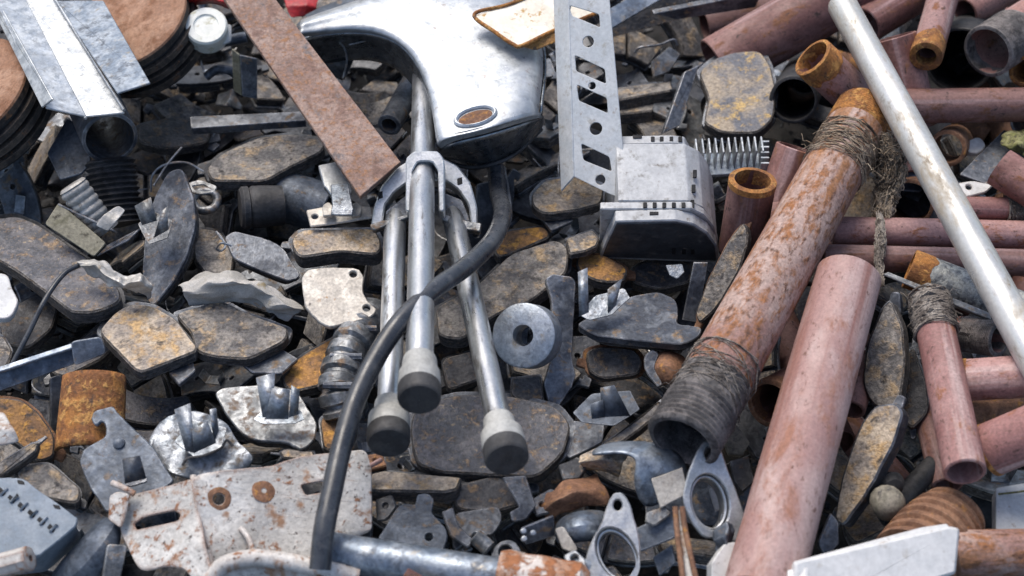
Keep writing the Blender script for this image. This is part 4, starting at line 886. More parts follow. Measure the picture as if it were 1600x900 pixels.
# blue-edged beam and brown panel behind it
o = slab3('edge_strip', [at(945, 50, .06), at(1050, -12, .08), at(1000, -14, .085), at(944, 20, .07)], .006, m_galv_d, None, .001); tag(o, 'pale blue strip edge right of the slotted angle strip', 'metal strip')
o = slab3('brown_sheet', [at(950, 60, .01), at(1200, -8, .03), at(1080, -30, .06), at(950, 20, .05)], .01, m_fr_dark, None, .004); tag(o, 'dark brown sheet lying at the far edge behind the strip', 'metal sheet')
o = slab3('grey_beam', [at(1020, 20, .05), at(1190, -14, .06), at(1180, 10, .03), at(1060, 36, .03)], .01, m_st_dark, None, .002); tag(o, 'grey beam lying over the dark brown sheet', 'beam')
o = plate('bent_plate', [(1018, 96), (1046, 72), (1064, 84), (1046, 112), (1022, 120)], .0, (.3, .4), .006, m_st_gray, rnd=.002); tag(o, 'dull bent plate deep behind the slotted strip', 'steel plate')
o = tube('bent_wire', [(992, 82, .02), (1000, 74, .03), (1030, 70, .03), (1052, 62, .03), (1058, 70, .02)], .002, m_st_dark, None, 6); tag(o, 'dark wire deep above the dull bent plate', 'wire')
o = slab3('support_arm', [at(1070, 112, .06), at(1092, 102, .06), at(1062, 196, .02), at(1036, 208, .02)], .01, m_st_dark, None, .002); tag(o, 'dark steel arm left of the hourglass pad', 'steel arm')
# vented casing
t = thing('vented_casing', 'white vented casing with a front coloured as if shaded and rounded side', 'casing', at(1030, 400, .0))
m_casing = mk('grey_casing', (.40, .41, .42), (.48, .49, .495), (.25, .24, .22), .62, csoft=.1, rough=.42, bump=.12, bs=160, fine=.16, hv=.01, d=(.16, .13, .10), dth=.67, dsc=90, edge=(.66, .67, .68))
nB = (0, -1.9); NB = nv(nB); nT = (0, 1 / 1.9)
def slab_at(name, poly, C, dep_, mat, rnd=.002): return plate(name, poly, 0, nB, dep_, mat, t, C=C, rnd=rnd, bev=.0015, jit=0)
C1 = at(1030, 400, .005)
fc = slab_at('front_cover', [(937, 404), (946, 380), (962, 346), (1056, 344), (1084, 350), (1106, 364), (1120, 384), (1124, 411)], C1, .0175, m_casing)
plate('front_shade', [(941, 402), (949, 382), (964, 350), (1056, 348), (1082, 354), (1103, 367), (1117, 386), (1120, 408)], 0, nB, .003, m_front_shade, fc, C=C1, drop=-.0015, rnd=.003, bev=.001, jit=0)  # added dark plate: paints the shade of the white front cover
C2 = C1 - NB * .0179
ff = slab_at('front_flange', [(937, 398), (938, 327), (1080, 326), (1100, 336), (1115, 354), (1122, 378), (1124, 402)], C2, .0115, m_casing)
C3 = C2 - NB * .0119
mb_ = slab_at('main_body', [(948, 386), (966, 314), (1076, 314), (1098, 324), (1112, 342), (1120, 366), (1122, 392)], C3, .092, m_casing)
C4 = C3 - NB * .0924
rf = slab_at('rear_flange', [(953, 300), (953, 226), (1050, 224), (1070, 226), (1078, 240), (1080, 300)], C4, .014, m_casing)
def topslot(px, py, w, l, ref, Cp, par):
    q = onplane(*ref, Cp, NB); plate('vent_slot', [(px - w, py - l), (px + w, py - l), (px + w, py + l), (px - w, py + l)], 0, nT, .003, m_hole, par, C=q, drop=-.0016, rnd=.001, bev=.0003, jit=0)
for x in (1008, 1023, 1038, 1053, 1068): topslot(x, 320, 3, 4, (1040, 326), C2, ff)
for x, y in ((1086, 271), (1084, 294), (1082, 318)): topslot(x, y, 3, 6, (1080, 316), C3, mb_)
for x in (1020, 1034, 1049, 1063): topslot(x, 217, 3, 4, (1040, 225), C4, rf)
topslot(996, 213, 7, 2.5, (1040, 225), C4, rf); topslot(1022, 333, 7, 2.5, (1022, 345), C1, fc)
for k, x in enumerate((1052, 1068, 1082)):
    plate('front_vent', [(x - 3, 388 + k), (x + 4, 388 + k), (x + 4, 398), (x - 3, 398)], 0, nB, .002, m_hole, fc, C=C1, drop=-.0018, rnd=.0008, jit=0)
t = thing('heat_sink', 'comb-like metal heat sink behind the vented casing', 'heat sink', at(1140, 262, .03))
q0, q1 = at(1082, 268, .045), at(1200, 262, .045)
sb = slab3('sink_base', [at(1080, 275, .03), at(1196, 268, .03), at(1200, 238, .03), at(1084, 240, .03)], .006, m_galv_d, t, .001)
for k in range(11):
    c = at(1086 + 10.2 * k, 262 - k * .4, .03)
    box('fin', (c.x, c.y + .012, c.z + .016), (.0024, .030, .032), m_galv, sb, bev=.0005)
for k in range(5):
    c = at(1194, 262 - 8.4 * k, .05); box('end_tooth', (c.x, c.y, c.z), (.012, .003, .02), m_galv, sb, bev=.0004)
# low centre: blue eared plate, galvanised pipe, rust lumps
t = thing('eared_plate', 'blue steel plate with a tab and small hole above the galvanised pipe', 'steel plate', at(650, 815, .05)); C = at(650, 815, .06)
plate('plate_body', [(590, 842), (622, 790), (634, 786), (648, 790), (652, 772), (668, 770), (678, 780), (674, 802), (696, 824), (700, 838), (692, 862), (640, 862)], .06, (0, .5), .006, m_st_blue, t, C=C, rnd=.004, holes=[(670, 839, 6)])
o = pipe('galvanised_pipe', (516, 862, .09), (900, 922, .09), 31, m_galv_d, wall=.004); tag(o, 'blue-grey galvanised pipe lying along the bottom edge', 'pipe')
o = lathe('rusty_collar', at(778, 898, .095), at(905, 918, .095), [(0, .018), (0, .026), (.01, .028), (.03, .026), (.045, .029), (.07, .027), (.09, .028), (.1, .018)], m_flake, None, 26, cap=False, dent=.10); tag(o, 'rust-flaked white collar on the galvanised pipe', 'collar')
o = pipe('pale_pipe', (632, 898, .12), (690, 930, .11), 12, m_pinkd, wall=.003); tag(o, 'small dull tube lying over the galvanised pipe', 'tube')
o = pipe('steel_spacer', (742, 838, .05), (765, 858, .045), 13, m_st_gray, wall=.003, at_b=True); tag(o, 'small grey spacer tube left of the ring lug', 'spacer')
o = plate('ring_lug', [(764, 876), (776, 850), (792, 842), (808, 848), (824, 884), (800, 892)], .06, (0, .4), .006, m_st_gray, rnd=.008, holes=[(790, 862, 11)]); tag(o, 'grey ring lug above the rust-flaked collar', 'lug')
o = plate('dark_bracket', [(784, 745), (822, 742), (838, 790), (822, 812), (800, 815), (796, 800), (812, 792), (800, 770)], .05, (0, .5), .007, m_st_dark, rnd=.004); tag(o, 'dark hooked bracket below the largest speckled pad', 'bracket')
t = thing('riveted_strip', 'dark steel strip with bright rivets left of the silver elbow', 'steel strip', at(845, 825, .06))
sb2 = slab3('strip_body', [at(816, 826, .07), at(866, 806, .07), at(868, 838, .05), at(820, 850, .05)], .004, m_st_dark, t, .002)
for x, y in ((818, 830), (833, 833), (819, 842)):
    q = at(x, y, .069); lathe('rivet', q, q + nv((0, .4)), [(0, .004), (.003, .003), (.004, .0002)], m_galv, sb2, 10, cap=False)
o = pipe('red_stick', (578, 728, .07), (597, 718, .075), 4, m_pinkp, wall=.002, seg=10); tag(o, 'tiny pink stick right of the white bracket end', 'stick')
o = grid('rust_lump', [[(830, 790, .02), (850, 772, .04), (885, 755, .05), (930, 742, .03)], [(845, 800, .03), (868, 785, .06), (900, 770, .07), (945, 760, .05)], [(860, 815, .02), (880, 802, .04), (912, 792, .05), (950, 790, .04)]], m_brown, None, .002, 1, .007, 45); tag(o, 'crumpled red-brown rusty sheet left of the strap band', 'rusty sheet')
o = grid('rust_flake', [[(905, 712, .06), (945, 700, .07), (985, 705, .07)], [(902, 722, .06), (940, 718, .07), (972, 722, .07)], [(915, 735, .03), (940, 738, .04), (968, 745, .04)]], m_fr_tan, None, .004, 1, .003, 40); tag(o, 'tan flaking tab at the end of the strap band', 'flake')
# strap band: wide curved strip
rows = [[(918, 712, .09), (930, 700, .085), (950, 690, .07)], [(960, 703, .10), (975, 693, .095), (985, 688, .08)], [(1000, 712, .105), (1020, 698, .10), (1030, 690, .085)], [(990, 740, .09), (1040, 718, .10), (1062, 706, .085)], [(992, 770, .07), (1040, 745, .09), (1074, 730, .085)], [(1008, 800, .05), (1045, 780, .07), (1078, 760, .075)]]
o = grid('strap_band', rows, m_galv_d, None, .003, 2); tag(o, 'wide curved grey strap band below the threaded pipe end', 'strap')
o = plate('square_plate', [(1018, 748), (1066, 730), (1076, 770), (1032, 794)], .09, (.1, .3), .002, m_st_white, rnd=.001); tag(o, 'small square pale plate beside the strap band', 'steel plate')
# flanges
def flange(label, poly, h, n, mat, holes, tilt, tube_hole):
    C = at(*centroid(poly), h); t = thing('pipe_flange', label, 'flange', C)
    plate('flange_plate', poly, h, n, .009, mat, t, C=C, rnd=.014, bev=.0015, holes=holes)
    N = nv(n); pts = [onplane(x, y, C, N) - N * .009 for x, y in tube_hole]
    pts.append(pts[0]); A_ = [p for p in pts]; B_ = [p - N * .03 for p in pts]
    grid('flange_neck', [A_, B_], mat, t, .003, 1, raw=True)
    return t
ell = lambda cx, cy, a, b, rot, n=16: [(cx + math.cos(k * math.tau / n) * a * math.cos(rot) - math.sin(k * math.tau / n) * b * math.sin(rot), cy + math.cos(k * math.tau / n) * a * math.sin(rot) + math.sin(k * math.tau / n) * b * math.cos(rot)) for k in range(n)]
hA = ell(964, 866, 46, 30, rad(62)); hB = ell(1110, 784, 45, 30, rad(78))
flange('grey oval two-bolt flange with one lug up beside the silver elbow', [(950, 785), (958, 770), (972, 769), (984, 785), (992, 815), (1002, 850), (998, 885), (975, 915), (940, 935), (918, 912), (912, 880), (924, 845), (940, 818)], .085, (-.1, .3), m_alu, [ell(965, 789, 7, 9, 0, 12), hA], 0, hA)
flange('tall grey flange with an open bore touching the palest thick pipe', [(1088, 708), (1098, 690), (1114, 686), (1126, 700), (1142, 745), (1160, 790), (1172, 830), (1160, 850), (1128, 840), (1100, 842), (1080, 815), (1066, 780), (1072, 750)], .085, (.1, .25), m_alu, [ell(1110, 709, 9, 11, 0, 12), hB], 0, hB)
plate_ = plate('flange_web', [(985, 830), (1054, 795), (1066, 800), (1060, 838), (1000, 862)], .06, (0, .4), .004, m_st_blue, None, rnd=.002); plate_.name = 'steel_plate'; tag(plate_, 'blue-grey plate joining behind the two flanges', 'steel plate')
o = grid('silver_elbow', [[(868, 815, .05), (890, 800, .07), (925, 795, .07), (955, 800, .05)], [(865, 835, .06), (888, 822, .09), (925, 818, .09), (952, 822, .06)], [(872, 855, .04), (895, 848, .065), (925, 845, .065), (945, 848, .045)]], m_galv_d, None, .004, 2); tag(o, 'silver-blue elbow shell behind the oval flange', 'elbow')
o = plate('pale_plate', [(866, 826), (880, 822), (902, 856), (898, 866), (878, 858)], .07, (-.2, .3), .004, m_st_white, rnd=.003); tag(o, 'cream shard below the silver elbow shell', 'shard')
o = grid('lower_shell', [[(860, 880, .06), (900, 868, .08), (940, 880, .07)], [(870, 910, .05), (910, 900, .07), (950, 915, .06)], [(880, 940, .03), (920, 930, .04), (960, 950, .03)]], m_galv_d, None, .004, 2); tag(o, 'blue-grey shell at the bottom edge under the oval flange', 'shell')
t = thing('rusty_channel', 'narrow rust-edged white channel standing between the flanges', 'channel', at(1070, 850, .08)); a = dep(at(1068, 850, .1))
slab3('channel_web', [dpt(1055, 800, a), dpt(1066, 795, a), dpt(1094, 912, a - .04), dpt(1070, 912, a - .04)], .004, m_wrust, t, .002)
for x in (0, 11): tube('channel_edge', [dpt(1055 + x, 792, a - .004), dpt(1058 + x * 1.2, 830, a - .015), dpt(1068 + x * 1.9, 912, a - .045)], .0032, m_brown, t, 8, raw=True)
o = plate('pale_block', [(1112, 880), (1132, 850), (1150, 846), (1162, 860), (1150, 912), (1112, 912)], .09, (.2, .4), .02, m_whitep, rnd=.003); tag(o, 'white plastic corner piece beside the palest thick pipe', 'plastic piece')
o = grid('foil_scrap', [[(1112, 830, .09), (1135, 815, .10), (1148, 820, .09)], [(1114, 848, .09), (1138, 838, .105), (1152, 832, .09)], [(1118, 862, .08), (1136, 860, .09), (1140, 850, .08)]], m_st_blue, None, .001, 1, .006, 50); tag(o, 'crumpled blue foil in the bore of the tall flange', 'foil scrap')
o = plate('flat_scrap', [(1108, 765), (1128, 752), (1138, 790), (1118, 800)], .04, (.2, .3), .003, m_pale, rnd=.002); tag(o, 'pale scrap seen through the tall flange bore', 'shard')
o = plate('flat_scrap', [(1020, 870), (1050, 850), (1056, 880), (1030, 900)], .03, (-.2, .3), .004, m_st_blue, rnd=.002); tag(o, 'blue scrap low between the oval flange and rusty channel', 'shard')

# small cast and stamped pieces crowding the low centre
for lab, poly, h, n, th, mt, hl in (
    ('dark kinked bracket between the blue eared plate and hooked bracket', [(690, 800), (708, 792), (716, 820), (740, 842), (732, 856), (704, 838)], .05, (.1, .5), .008, m_st_dark, ()),
    ('dark stamped tab left of the blue eared plate', [(586, 780), (612, 772), (620, 790), (604, 812), (588, 815)], .045, (-.2, .5), .006, m_st_black, [(602, 790, 4)]),
    ('grey stamped plate with two holes above the riveted strip', [(830, 780), (862, 762), (880, 776), (866, 800), (838, 806)], .04, (.1, .6), .007, m_st_dark, [(846, 788, 4), (864, 778, 4)]),
    ('black cast foot left of the strap band end', [(872, 726), (900, 716), (918, 728), (905, 748), (880, 750)], .045, (.1, .7), .014, m_st_black, ()),
    ('slim steel tongue below the square pale plate', [(1010, 800), (1040, 790), (1050, 802), (1022, 822), (1008, 816)], .075, (.1, .5), .005, m_st_gray, ()),
    ('dark stepped casting behind the tall open flange', [(1140, 720), (1170, 712), (1180, 750), (1160, 770), (1146, 752)], .04, (.1, .5), .02, m_st_black, ()),
    ('blue-black plate behind the pale corner piece', [(1128, 800), (1160, 850), (1150, 880), (1118, 860)], .05, (.2, .5), .006, m_st_blue, ()),
    ('dark bracket foot left of the galvanised pipe mouth', [(560, 800), (584, 815), (580, 845), (552, 838)], .04, (.1, .6), .012, m_st_black, ()),
    ('rusty lug between the yellow-topped pad and left rod foot', [(566, 712), (596, 706), (604, 728), (574, 734)], .03, (0, .7), .012, m_brown, [(586, 720, 4)]),
    ('grey ring-eyed arm left of the oval flange', [(880, 868), (898, 858), (914, 872), (918, 900), (896, 905)], .08, (0, .5), .008, m_alu, [(898, 872, 6)])):
    o = plate('stamped_bracket', poly, h, n, th, mt, rnd=.003, bev=.0015, holes=hl); tag(o, lab, 'bracket')
# ------------------------------------------------------------------ right: pipes
def P_(label, a, b, rpx, mat, end=None, thA=None, thB=None, wall=.004, at_b=False, fib=None, dent=.015, name='steel_pipe'):
    A, B = at(*a), at(*b); r = rpx * mpp(B if at_b else A)
    if end is None and fib is None:
        o = lathe(name, A, B, pipe_prof((B - A).length, r, wall, thA, thB), mat, None, 36, True, dent)
        return tag(o, label, 'pipe')
    t = thing(name, label, 'pipe', A)
    lathe('pipe_body', A, B, pipe_prof((B - A).length, r, wall, None if end else thA, thB), mat, t, 36, True, dent)
    ax = (B - A).normalized()
    if end:                               # rusted, often threaded band at A: a sleeve a hair proud of the body
        L, m2, th = end
        p = [(-.0015, r - wall * 1.02), (-.0015, r - wall * .3), (-.0005, r + (.0012 if th else .0004))]
        if th:
            k = int(L / .0026)
            for i in range(k): p += [(.0005 + i * .0026, r + .0016), (.0018 + i * .0026, r + .0003)]
        else:
            for i in range(1, 9): p.append((L * i / 9, r + .0004 + .0003 * (i % 2)))
        p += [(L, r + .0004), (L + .0005, r - .0006)]
        p += [(.02, r - wall * 1.02)]
        lathe('threaded_end', A, B, p, m2, t, 36, True, .012, zj=.006 if L > .02 else .003)
    if fib:
        Lf = (B - A).length; fibres(t, A, B, r, fib[0] * Lf, fib[1] * Lf, *fib[2:])
    return t
def fibres(t, A, B, r, z0, z1, n, mat, thick=.0007, messy=.5, seed=1, hang=0, matted=False):
    q = random.Random(seed); ax = (B - A).normalized(); M = basis(A, ax, UP if abs(ax.dot(UP)) < .9 else RT)
    v = []; f = []
    for i in range(n):
        zc = q.uniform(z0, z1); a0 = q.uniform(0, 6.28); turns = q.uniform(.5, 1.6); pts = []
        tilt = q.gauss(0, messy * (z1 - z0) * .5); m = 16; ph = q.uniform(0, 6)
        for k in range(m + 1):
            u = k / m; a = a0 + turns * math.tau * u
            z = min(max(zc + tilt * math.sin(u * 5 + ph) + q.gauss(0, .0005), z0 - .006), z1 + .006); rr = r + .0012 + q.uniform(0, .0022) + (q.uniform(0, .006) if q.random() < .08 * messy else 0)
            pts.append(Vector((math.cos(a) * rr, math.sin(a) * rr, z)))
        tube_geo(pts, thick * q.uniform(.6, 1.3), 4, v, f)
    for i in range(hang):
        a = q.uniform(0, 6.28); z = q.uniform(z0, z1); p = Vector((math.cos(a) * r, math.sin(a) * r, z)); d = Vector((q.gauss(0, 1), q.gauss(0, 1), q.gauss(0, .6))); pts = [p]
        for k in range(5): d = (d + Vector((q.gauss(0, .5), q.gauss(0, .5), q.gauss(0, .5)))).normalized(); p = p + d * .006; pts.append(p)
        tube_geo(pts, thick * .6, 3, v, f)
    if matted:
        k0 = len(v); n0 = 18
        for zi in range(12):
            for k in range(n0):
                a = k * math.tau / n0; zz = z0 + (z1 - z0) * zi / 11
                rr = r + (.0005 if zi in (0, 11) else .0022 + .0016 * noise.noise(Vector((math.cos(a) * 2 + seed, math.sin(a) * 2, zz * 240))))
                v.append(Vector((math.cos(a) * rr, math.sin(a) * rr, zz + .004 * noise.noise(Vector((a, zi * .2, seed))))))
        for zi in range(11):
            for k in range(n0): f.append((k0 + zi * n0 + k, k0 + zi * n0 + (k + 1) % n0, k0 + (zi + 1) * n0 + (k + 1) % n0, k0 + (zi + 1) * n0 + k))
    o = link('hemp_fibres', mesh('fibres', v, f), mat, M, t, 60); o['kind'] = 'stuff'; return o
def tuft(label, spine, rad_, n, mat, seed):
    q = random.Random(seed); P = catmull([at(*p) for p in spine], 8); v = []; f = []; C = sum(P, Vector()) / len(P)
    for i in range(n):
        k0 = q.randrange(0, max(1, len(P) - 6)); k1 = min(len(P) - 1, k0 + q.randrange(5, 16)); pts = []
        off = Vector((q.gauss(0, 1), q.gauss(0, 1), q.gauss(0, 1)))
        for k in range(k0, k1 + 1):
            off = (off + Vector((q.gauss(0, .35), q.gauss(0, .35), q.gauss(0, .35))))
            w = rad_ * (1 - abs(k / (len(P) - 1) - .35) * .6)
            pts.append(P[k] - C + off.normalized() * w * q.uniform(.5, 1.05))
        if len(pts) > 2: tube_geo(pts, q.uniform(.0004, .0009), 4, v, f)
    rr = [max(.002, rad_ * .62 * (1 - abs(k / (len(P) - 1) - .35) * .8)) for k in range(len(P))]
    k0 = len(v); tube_geo([p - C for p in P], rr, 14, v, f)
    for q_ in range(k0, len(v)):
        w = v[q_] * 70; v[q_] = v[q_] + Vector((noise.noise(w), noise.noise(w + Vector((5, 1, 2))), noise.noise(w + Vector((1, 8, 3))))) * rad_ * .35
    return tag(link('hemp_tuft', mesh('tuft', v, f), mat, Matrix.Translation(C), None, 60), label, 'hemp tuft')

# far pipes first
P_('thick dull pink pipe rising behind the hourglass pad', (1118, 104, .0), (1345, -25, .08), 47, m_pinkd)
P_('mauve pipe slanting behind the white tube top', (1352, 40, .06), (1450, -20, .06), 30, m_pinkd)
P_('upper mauve pipe across the white tube top corner', (1332, 30, .03), (1420, -30, .03), 30, m_pinkd)
P_('pale pink pipe at the far edge with an orange open end', (1447, 88, .13), (1484, -40, .10), 25, m_pink, (.038, m_orange, False), wall=.008)
P_('upright dull red pipe with an open mouth behind the white tube', (1396, 58, .12), (1432, 200, .02), 36, m_pinkd)
P_('short pipe with an orange threaded mouth left of the white tube', (1270, 90, .15), (1372, 185, .05), 33, m_pink, (.030, m_orange, True), wall=.004)
P_('wide black pipe mouth between the hourglass pad and orange-mouthed pipe', (1240, 156, .06), (1262, 110, -.10), 38, m_black, wall=.005)
P_('large black pipe mouth behind the grey threaded pipe', (1500, 95, .04), (1530, 40, -.12), 52, m_black, wall=.004)
P_('grey wrapped threaded pipe with a flared mouth at the corner', (1544, 80, .12), (1640, 18, .10), 41, m_pinkd, (.07, m_thread, True), wall=.004)
P_('mauve pipe end in the far corner above the grey threaded pipe', (1508, 20, .03), (1600, -30, .03), 24, m_pinkd)
P_('thin-walled orange ring cut off at the frame beside the wrapped pipe', (1600, 112, .10), (1640, 90, .04), 24, m_orange, wall=.005)
P_('level dull red pipe right of the white tube, uppermost', (1404, 166, .07), (1650, 163, .07), 27, m_pinkd)
P_('black rimmed pipe mouth at the frame edge below the uppermost level pipe', (1604, 190, .06), (1660, 150, -.04), 26, m_st_gray, wall=.004)
P_('dull red pipe running under the orange-banded pipe', (1372, 170, .03), (1410, 285, .0), 34, m_pinkd)
o = lathe('pipe_ring', at(1480, 232, .03), at(1492, 222, -.01), pipe_prof((at(1480, 232, .03) - at(1492, 222, -.01)).length, 29 * mpp(at(1480, 232, .03)), .006), m_brown, None, 36, True, .01); tag(o, 'rusty brown pipe ring right of the white tube', 'pipe ring')
o = slab3('grey_sheet', [at(1500, 270, .03), at(1570, 200, .03), at(1630, 230, .03), at(1560, 300, .02)], .004, m_st_dark, None, .003); tag(o, 'dark grey sheet behind the mauve pipe end', 'metal sheet')
o = plate('blue_sheet', [(1386, 272), (1420, 244), (1450, 260), (1440, 300), (1400, 296)], .02, (0, .5), .003, m_st_blue, rnd=.004); tag(o, 'blue-grey sheet between hemp tuft and white tube', 'metal sheet')
P_('black hollow behind the hemp tuft, a wide pipe mouth', (1420, 318, .02), (1440, 290, -.12), 38, m_brown, wall=.005)
o = plate('white_fitting', [(1494, 286), (1520, 282), (1552, 288), (1540, 300), (1510, 308)], .05, (0, .6), .006, m_pale, rnd=.003, holes=[(1514, 292, 5)]); tag(o, 'small white fitting with a hole right of the white tube', 'fitting')
o = plate('pale_fragment', [(1508, 222), (1530, 212), (1542, 226), (1530, 240), (1512, 238)], .02, (0, .6), .01, m_pale, rnd=.008); tag(o, 'pale stone-like fragment right of the rusty brown ring', 'fragment')
o = grid('lichen_clump', [[(1560, 212, .05), (1590, 204, .05), (1620, 206, .05)], [(1566, 228, .05), (1590, 222, .07), (1620, 224, .06)], [(1580, 244, .04), (1600, 246, .05), (1625, 246, .04)]], m_moss, None, .003, 1, .009, 90); tag(o, 'yellow-green lichen clump near the mauve pipe end', 'lichen')
P_('mauve pipe with a rounded end entering from the frame edge', (1560, 260, .09), (1650, 318, .08), 31, m_pinkd, wall=.03)
P_('upper of three level mauve pipes, its end wrapped in hemp', (1490, 325, .05), (1660, 327, .05), 18, m_pink, fib=(.52, .85, 90, m_hempd, .0008, .9, 5, 10, True))
P_('middle of three level mauve pipes behind the white tube', (1300, 360, .04), (1660, 368, .04), 22, m_pink)
P_('lower of three level mauve pipes behind the white tube', (1285, 402, .04), (1660, 412, .04), 21, m_pinkd)
P_('sawn mauve pipe stub behind the open-mouthed upright pipe', (1248, 232, .08), (1210, 340, .0), 36, m_pinkd, wall=.004)
P_('short red pipe standing with an open orange-rimmed mouth', (1176, 282, .13), (1158, 390, .02), 37, m_pinkd, (.008, m_orange, False), wall=.007)
P_('orange-rusted pipe piece under the short red pipe', (1150, 402, .02), (1200, 400, .02), 26, m_orange)
P_('dull red pipe showing left of the rust-flecked thick pipe', (1180, 360, .02), (1280, 300, .02), 26, m_pinkd)
# the pipes on top
A_ = (1352, 176, .10); B_ = (1066, 690, .12)
t = thing('steel_pipe', 'thick rust-flecked pink pipe with threaded ends and a hemp binding', 'pipe', at(*A_))
A, B = at(*A_), at(*B_); rP = 51 * mpp(at(1210, 430, .11)); L = (B - A).length
lathe('pipe_body', A, B, pipe_prof(L - .001, rP, .005), m_pinkr, t, 48, True, .008)
lathe('threaded_end', A, B, [(-.001, rP - .004), (-.001, rP)] + [(i * .002, rP + .001 + .0008 * (i % 2)) for i in range(22)] + [(.046, rP - .001)], m_orange, t, 48, False, .01, cap=False)
p = [(0, rP - .0053), (.0, rP - .002)] + [(.001 + i * .0036, rP + (.0036 if i % 2 else .0006)) for i in range(16)] + [(.062, rP + .0015), (.085, rP + .001), (.10, rP + .0012), (.102, rP - .001), (.05, rP - .0053)]
lathe('threaded_end', B - (A - B).normalized() * .001, A, p, m_thread, t, 48, True, .022)
fibres(t, A, B, rP, .075, .135, 46, m_hemp, .0007, .7, 3, 40)
fibres(t, B, A, rP, .06, .125, 34, m_hempd, .0006, 1.2, 4, 20)
tuft('shaggy hemp tuft hanging from the thick rust-flecked pipe', [(1352, 215, .10), (1380, 230, .10), (1392, 265, .08), (1385, 305, .06), (1376, 345, .05)], .026, 520, m_hemp, 8)
tuft('grey hemp strand hanging down over the level mauve pipes', [(1375, 335, .075), (1376, 375, .07), (1374, 410, .06), (1378, 446, .05)], .0085, 140, m_hempd, 9)
P_('palest and thickest smooth pink pipe running to the bottom edge', (1326, 432, .11), (1186, 935, .10), 51, m_pinkp, wall=.03)
t = thing('white_tube', 'long white tube lying diagonally over the pink pipes', 'tube', at(1318, 15, .15))
A, B = at(1316, 8, .16), at(1660, 640, .15); rW = 25.5 * mpp(at(1460, 280, .15)); L = (B - A).length
lathe('tube_body', A, B, [(-.012, .0005), (-.011, rW * .55), (-.006, rW * .88), (0, rW)] + [(L * k / 16, rW) for k in range(1, 17)] + [(L, .001)], mk('white_tube_coat', (.50, .50, .475), (.59, .585, .565), (.36, .30, .22), .60, csoft=.12, sc_=16, csc=30, rough=.38, bump=.07, bs=220, fine=.12, metal=.45, hv=.01, stretch=(1, 1, .4), d=(.25, .20, .14), dth=.66, dsc=70, st=((.40, .38, .34), .58, 40)), t, 44, cap=False)
# right-hand group below
P_('mottled galvanised pipe with an orange end behind the white tube', (1422, 420, .07), (1650, 508, .05), 31, m_mott, (.026, m_orange, False))
o = slab3('metal_slat', [at(1380, 428, .085), at(1388, 424, .085), at(1552, 490, .08), at(1548, 500, .078)], .003, m_st_gray, None, .0005); tag(o, 'thin pale slat crossing behind the hemp-tied pipe', 'slat')
P_('pink pipe with a hemp-tied top and open lower mouth', (1508, 738, .12), (1452, 468, .10), 33, m_pink, wall=.004, fib=(.80, .985, 110, m_hempd, .0012, .35, 12, 14, True))
P_('small grey threaded pipe mouth behind the white tube end', (1560, 530, .07), (1498, 520, .04), 27, m_pinkd, (.05, m_thread, True))
P_('pink pipe stub with a rusty cut end, uppermost at the frame edge', (1508, 594, .09), (1660, 584, .13), 33, m_pink, (.004, m_orange, False))
P_('lower pink pipe stub with a rusty cut end at the frame edge', (1544, 704, .09), (1670, 652, .16), 42, m_pink, (.005, m_orange, False))
P_('brown dirty pipe squeezed between the two pink stubs', (1512, 655, .03), (1640, 610, .03), 24, m_brown)
P_('rust-rimmed pipe mouth between the two thick pink pipes', (1204, 630, .05), (1290, 580, -.03), 39, m_pinkd, (.018, m_brown, False), wall=.006)
P_('rust-stained pink pipe lying level at the bottom corner', (1470, 866, .07), (1670, 862, .07), 37, m_pinkr)
P_('short pink pipe piece behind the palest thick pipe', (1330, 640, .02), (1355, 560, .02), 22, m_pinkd)
P_('dull red pipe low behind the hemp-tied pipe', (1450, 640, .0), (1480, 760, .0), 24, m_pinkd)
P_('dark pipe low between the ochre pad and ribbed coupling', (1388, 800, .01), (1470, 715, .0), 17, m_black)
# ribbed coupling
A, B = at(1436, 872, .06), at(1500, 792, .035); t = thing('ribbed_coupling', 'rusty ribbed coupling behind the white plastic rail', 'coupling', A)
r0 = 62 * mpp(A); Lc = (B - A).length
lathe('ribbed_body', A, B, [(-.02, .001), (-.02, r0 * .8)] + [(-.018 + (i // 2) * .0085 + (.0055 if i % 2 else 0), r0 * (1 - .25 * max(0, (i - 10) / 16) ** 2) + (.0048 if i % 4 in (0, 1) else 0)) for i in range(27)] + [(-.018 + 29 * .0038, r0 * .6), (-.016 + 29 * .0038, .001)], m_brown, t, 48, cap=False, dent=.004, smooth=25)
o = lathe('stone_knob', at(1365, 800, .04), at(1400, 780, .05), [(0, .001), (.001, .008), (.004, .014), (.009, .0185), (.016, .021), (.024, .0212), (.031, .018), (.036, .0135), (.039, .007), (.04, .001)], m_stone, None, 28, cap=False, dent=.16); tag(o, 'stony olive lump beside the ochre pad foot', 'lump')
o = lathe('dark_lump', at(1385, 750, .03), at(1402, 770, .05), [(0, .001), (.002, .012), (.014, .017), (.024, .012), (.028, .001)], m_black, None, 18, cap=False, dent=.1); tag(o, 'dark round lump right of the ochre pad', 'lump')
